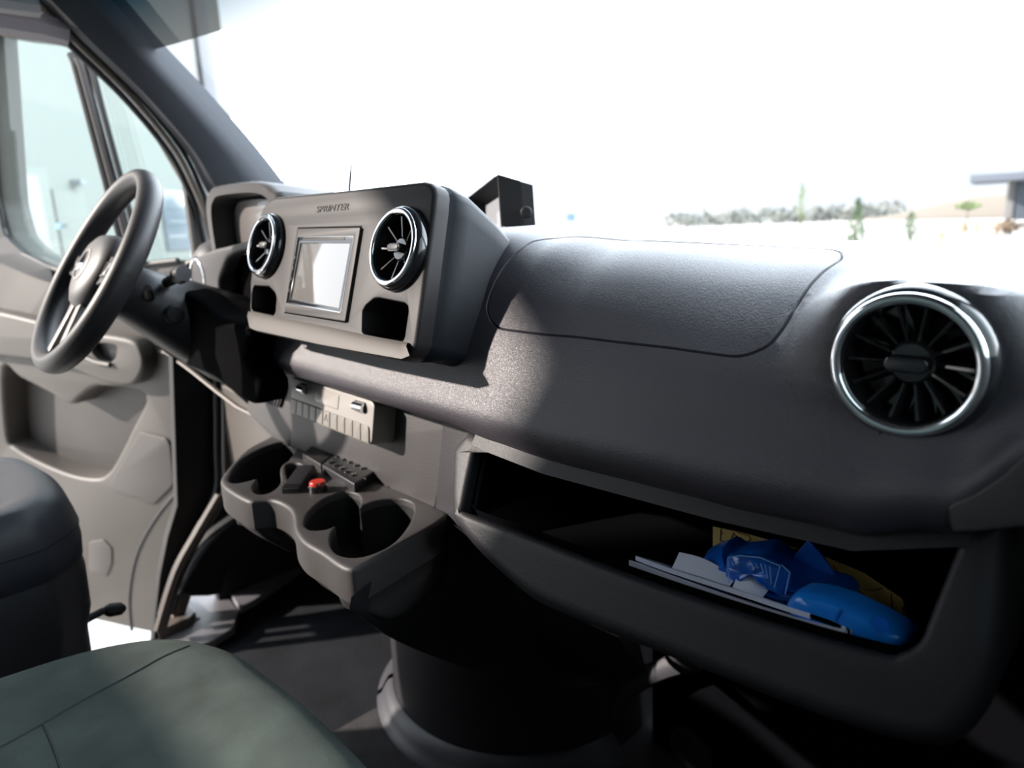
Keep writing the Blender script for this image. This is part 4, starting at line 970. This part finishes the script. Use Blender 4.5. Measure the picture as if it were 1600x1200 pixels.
# warehouse on the left
WD = V((-math.sin(math.radians(49)), math.cos(math.radians(49)), 0)); WN = V((-WD.y, WD.x, 0)) * -1
W0 = CAM + (-WN) * 10; W0.z = 0
FWH = Frame(tuple(W0), tuple(-WD), (0, 0, 1))
if FWH.n.dot(CAM - W0) < 0: FWH = Frame(tuple(W0), tuple(WD), (0, 0, 1))
HP = lambda u, v, d=0: FWH.px(u, v, d)
WALL = mat('warehouse_wall', (.20, .20, .187), .9, var=.03, vscale=.3)
WALL2 = mat('warehouse_band', (.168, .172, .16), .9)
wh = thing('warehouse', 'large pale concrete warehouse seen through the driver door window', 'building', tuple(W0))
se_ = 1 if HP(0, 300)[0] < HP(300, 300)[0] else -1
xa = HP(346, 47)[0]; xb = HP(0, 300)[0] - se_ * 4
x0_, x1_ = min(xa, xb), max(xa, xb)
plate('wall', FWH, [(x0_, ZG), (x1_, ZG), (x1_, 14), (x0_, 14)], WALL, wh, depth=9, bev=.02)
yb = HP(0, 146)[1]
plate('wall_band', FWH, [(x0_, ZG), (x1_, ZG), (x1_, yb), (x0_, yb)], WALL2, wh, depth=.05, bev=.01, d0=.05)
GRY = mat('grey_steel', (.17, .18, .20), .6); WIN = mat('window_glass_dark', (.08, .10, .13), .15)
def whr(name, pxs, m, d=.12, dd=.1, parent=None):
    a = [HP(*p) for p in pxs]; xs = [p[0] for p in a]; ys = [p[1] for p in a]
    return plate(name, FWH, [(min(xs), min(ys)), (max(xs), min(ys)), (max(xs), max(ys)), (min(xs), max(ys))], m, parent or wh, depth=dd, bev=.005, d0=d)
_c0, _c1 = HP(301, 47)[0], HP(320, 47)[0]
plate('corner_column', FWH, [(min(_c0, _c1), ZG), (max(_c0, _c1), ZG), (max(_c0, _c1), 13.9), (min(_c0, _c1), 13.9)], mat('dark_steel', (.055, .06, .07), .6), wh, depth=.1, bev=.005, d0=.15)
g1 = whr('loading_door_frame', [(-40, 460), (62, 262)], WALL2, .14); whr('loading_door', [(-40, 460), (46, 275)], mat('roller_door', (.24, .24, .235), .8), .18, .1, g1)
whr('loading_door_frame', [(104, 460), (124, 300)], WALL2, .12)
w1 = whr('window', [(258, 392), (283, 300)], WIN, .12); 
for v in (322, 345, 368): whr('glazing_bar', [(257, v), (284, v + 3)], GRY, .15, .03, w1)
whr('blue_stripe', [(60, 358), (98, 350)], mat('blue_sign_stripe', (.20, .35, .55), .7), .12)
lt_ = whr('wall_lamp', [(107, 290), (114, 282)], GRY, .3, .25)
# lattice beyond
p = at(370, 45)
lat = thing('steel_lattice', 'pale steel lattice frame beyond the corner of the warehouse', 'frame', tuple(p))
for du in (360, 366, 372, 379):
    q = at(du, 45); tube_mb([q, V((q.x, q.y, zpx(du, 190, 45)))], .05, 6).build('upright', mat('pale_steel', (.10, .13, .18), .6), lat)
for v in (195, 215, 235):
    a, b = at(360, 45), at(379, 45); a.z = b.z = zpx(370, v, 45); tube_mb([a, b], .04, 6).build('cross_bar', GRY, lat)
# building on the right
rbd = thing('office_building', 'grey modern building with a flat canopy at the right edge', 'building', tuple(at(1600, 70)))
BG = mat('building_grey', (.12, .14, .175), .7); BGL = mat('building_glass', (.11, .14, .18), .3); BW = mat('building_pale', (.22, .22, .22), .8)
def rb(name, u0, u1, v0, v1, dist, m, depth=6, parent=None):
    a, b = at(u0, dist), at(u1, dist); fr = Frame(tuple(a), tuple(b - a), (0, 0, 1)); L = (b - a).length
    z0 = zpx((u0 + u1) / 2, v1, dist) - ZG; z1 = zpx((u0 + u1) / 2, v0, dist) - ZG
    return plate(name, fr, [(0, z0), (L, z0), (L, z1), (0, z1)], m, parent or rbd, depth=depth, bev=.02)
rb('tower', 1591, 1680, 205, 280, 70, BG, 10); rb('lower_block', 1577, 1680, 272, 342, 70, BGL, 10); rb('side_wall', 1567, 1580, 280, 342, 69.8, BW, 5)
rb('canopy', 1509, 1680, 268, 281, 66, BG, 8)
for k in range(5): rb('window_band', 1594, 1680, 211 + k * 13, 218 + k * 13, 69.9, BGL, .3)
for k in range(3): rb('mullion', 1583 + k * 7, 1585 + k * 7, 282, 342, 69.9, BG, .3)
for u0 in (1568,): rb('canopy_post', u0, u0 + 2, 281, 340, 66, BW, .3)
# distant mountains
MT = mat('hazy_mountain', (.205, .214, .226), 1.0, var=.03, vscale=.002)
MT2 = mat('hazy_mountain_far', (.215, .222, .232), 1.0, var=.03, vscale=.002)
def ridge(name, prof_, dist, m, lab):
    bm_ = MB(); P_ = crom(prof_, 8, False); n = len(P_); rr = random.Random(4)
    rows = [[], [], []]
    for p in P_:
        u, v = p[0], p[1] + rr.uniform(-.5, .5)
        a = at(u, dist, ZG); a.z = -40; b = at(u, dist * 1.25); b.z = zpx(u, v, dist * 1.25); c = at(u, dist * 1.5, -40)
        rows[0].append(a); rows[1].append(b); rows[2].append(c)
    return struct(grid_mb(rows).build(name, m, None, 60))
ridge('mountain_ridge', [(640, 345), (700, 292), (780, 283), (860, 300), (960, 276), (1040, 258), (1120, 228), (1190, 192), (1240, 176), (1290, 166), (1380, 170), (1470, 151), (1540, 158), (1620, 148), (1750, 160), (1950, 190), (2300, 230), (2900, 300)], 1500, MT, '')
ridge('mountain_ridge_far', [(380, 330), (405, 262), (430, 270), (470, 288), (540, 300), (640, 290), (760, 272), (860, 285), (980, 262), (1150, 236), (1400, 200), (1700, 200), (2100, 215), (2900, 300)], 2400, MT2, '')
# low band of scrub and sand bank
rr = random.Random(11)
SCRUB = mat('distant_scrub', (.25, .26, .24), 1, var=.2, vscale=.5)
BANK = mat('pale_bank', (.205, .19, .17), 1)
GREEN = mat('conifer_green', (.12, .17, .10), .9, var=.35, vscale=6); GRN2 = mat('light_green_leaves', (.20, .26, .12), .9, var=.3, vscale=6); BARK = mat('bark', (.17, .12, .08), .9)
def bush_mb(c, w_, h, n=60, leaf=.1, seed=1, shape='cone'):
    r_ = random.Random(seed); m = MB()
    for _ in range(n):
        t = r_.random(); k = (1 - t) ** .8 if shape == 'cone' else math.sin(pi * min(.97, max(.06, t)))
        a = r_.uniform(0, 6.28); rad = w_ / 2 * k * math.sqrt(r_.random()); p = V((c.x + rad * math.cos(a), c.y + rad * math.sin(a), c.z + h * t))
        d1 = V((r_.uniform(-1, 1), r_.uniform(-1, 1), r_.uniform(.2, 1.4))).normalized() * leaf * 1.6; d2 = V((r_.uniform(-1, 1), r_.uniform(-1, 1), r_.uniform(-1, 1))).normalized() * leaf * .6
        m.add([p, p + d2, p + d1, p - d2], [(0, 1, 2, 3)])
    return m
b1 = MB()
for k in range(60):
    u = 1050 + k * 6.2; dist = 150 + rr.uniform(-8, 8); c = at(u, dist, ZG)
    b1.add(*(lambda q: (q.v, q.f))(bush_mb(c, 6, rr.uniform(1.2, 2.9) if u < 1400 else 1.0, 26, .8, k)))
sb_ = b1.build('distant_scrub', SCRUB, None, 0); tag(sb_, 'hazy line of low scrub at the foot of the mountains', 'scrub', kind='stuff')
p0, p1 = at(1395, 130), at(1620, 110)
fr = Frame(tuple(p0), tuple(p1 - p0), (0, 0, 1)); L_ = (p1 - p0).length
struct(plate('earth_bank', fr, [(-12, 0), (L_, 0), (L_, 3.0), (L_ * .6, 2.9), (L_ * .2, 1.6), (0, .8)], BANK, depth=20, bev=.1))
def shrub(name, u, vtop, vbase, wpx, lab, m, shape='cone', trunk=False, seed=1, cat='tree', crown=0):
    # distance from where its foot meets the ground
    d = ray(u, vbase); dist = (ZG - CAM.z) / d.z * math.hypot(d.x, d.y); c = at(u, dist)
    h = zpx(u, vtop, dist) - ZG; w_ = wpx / F * dist
    t = thing(name, lab, cat, tuple(c))
    tube_mb([c, c + V((0, 0, h * .85))], [max(.02, w_ * .06), .015], 7).build('trunk', BARK, t)
    if crown < 1: cc = c + V((0, 0, h * crown)); bush_mb(cc, w_, h * (1 - crown), 260, w_ * .12, seed, shape).build('foliage', m, t, 0)
    return t
shrub('young_tree', 1251, 288, 384, 16, 'slender young tree left of the dense conifer outside', GRN2, 'round', seed=3, crown=.35)
shrub('conifer', 1339, 312, 388, 34, 'dense upright green conifer outside past the dash top', GREEN, 'cone', seed=4)
shrub('small_conifer', 1424, 332, 386, 20, 'small dark conifer outside, right of the dense one', GREEN, 'round', seed=5, crown=.2)
TAN = mat('tan_plastic', (.36, .26, .14), .8)
def post(u, v0, v1, wpx, name, lab, cat, top=None):
    d = ray(u, v1); dist = (ZG - CAM.z) / d.z * math.hypot(d.x, d.y); c = at(u, dist); h = zpx(u, v0, dist) - ZG; r = wpx / F * dist / 2
    t = thing(name, lab, cat, tuple(c)); tube_mb([c, c + V((0, 0, h))], r, 8).build('pole', TAN, t)
    if top:
        q = c + V((0, 0, h)); tube_mb([q + V((-r * top, 0, 0)), q + V((r * top, 0, 0))], r * 1.3, 8).build('cap', TAN, t)
    return t
post(1473, 366, 385, 4, 'bollard', 'short tan bollard outside right of the small conifer', 'bollard', 2.2)
post(1505, 345, 366, 3.5, 'marker_post', 'thin tan post outside, left of the two thin ones', 'post')
post(1527, 345, 366, 3.5, 'marker_post', 'thin tan post outside, right of the two thin ones', 'post')
hy = post(1558, 345, 368, 4, 'utility_stake', 'tan stake with a slumped cover at its foot, near the canopy building', 'stake')
c = hy.location; bush = bush_mb(V(c) + V((.5, 0, 0)), 1.3, .7, 60, .25, 8, 'round').build('slumped_cover', BARK, hy, 0)
shrub('flat_topped_shrub', 1510, 320, 362, 30, 'wide light green shrub outside in front of the sand bank', GRN2, 'round', seed=7, crown=.82)
# far blue sign
c = at(892, 160); sg = thing('road_sign', 'tiny hazy blue sign far off above the dash top', 'sign', tuple(c))
tube_mb([c, c + V((0, 0, 4))], .08, 6).build('sign_post', GRY, sg)
fr = Frame(tuple(c + V((0, 0, zpx(892, 345, 160) - ZG))), tuple(at(900, 160) - c), (0, 0, 1)); plate('sign_board', fr, [(-1, 0), (1, 0), (1, 1.6), (-1, 1.6)], mat('blue_sign', (.20, .32, .50), .6), sg, depth=.1, bev=.02)
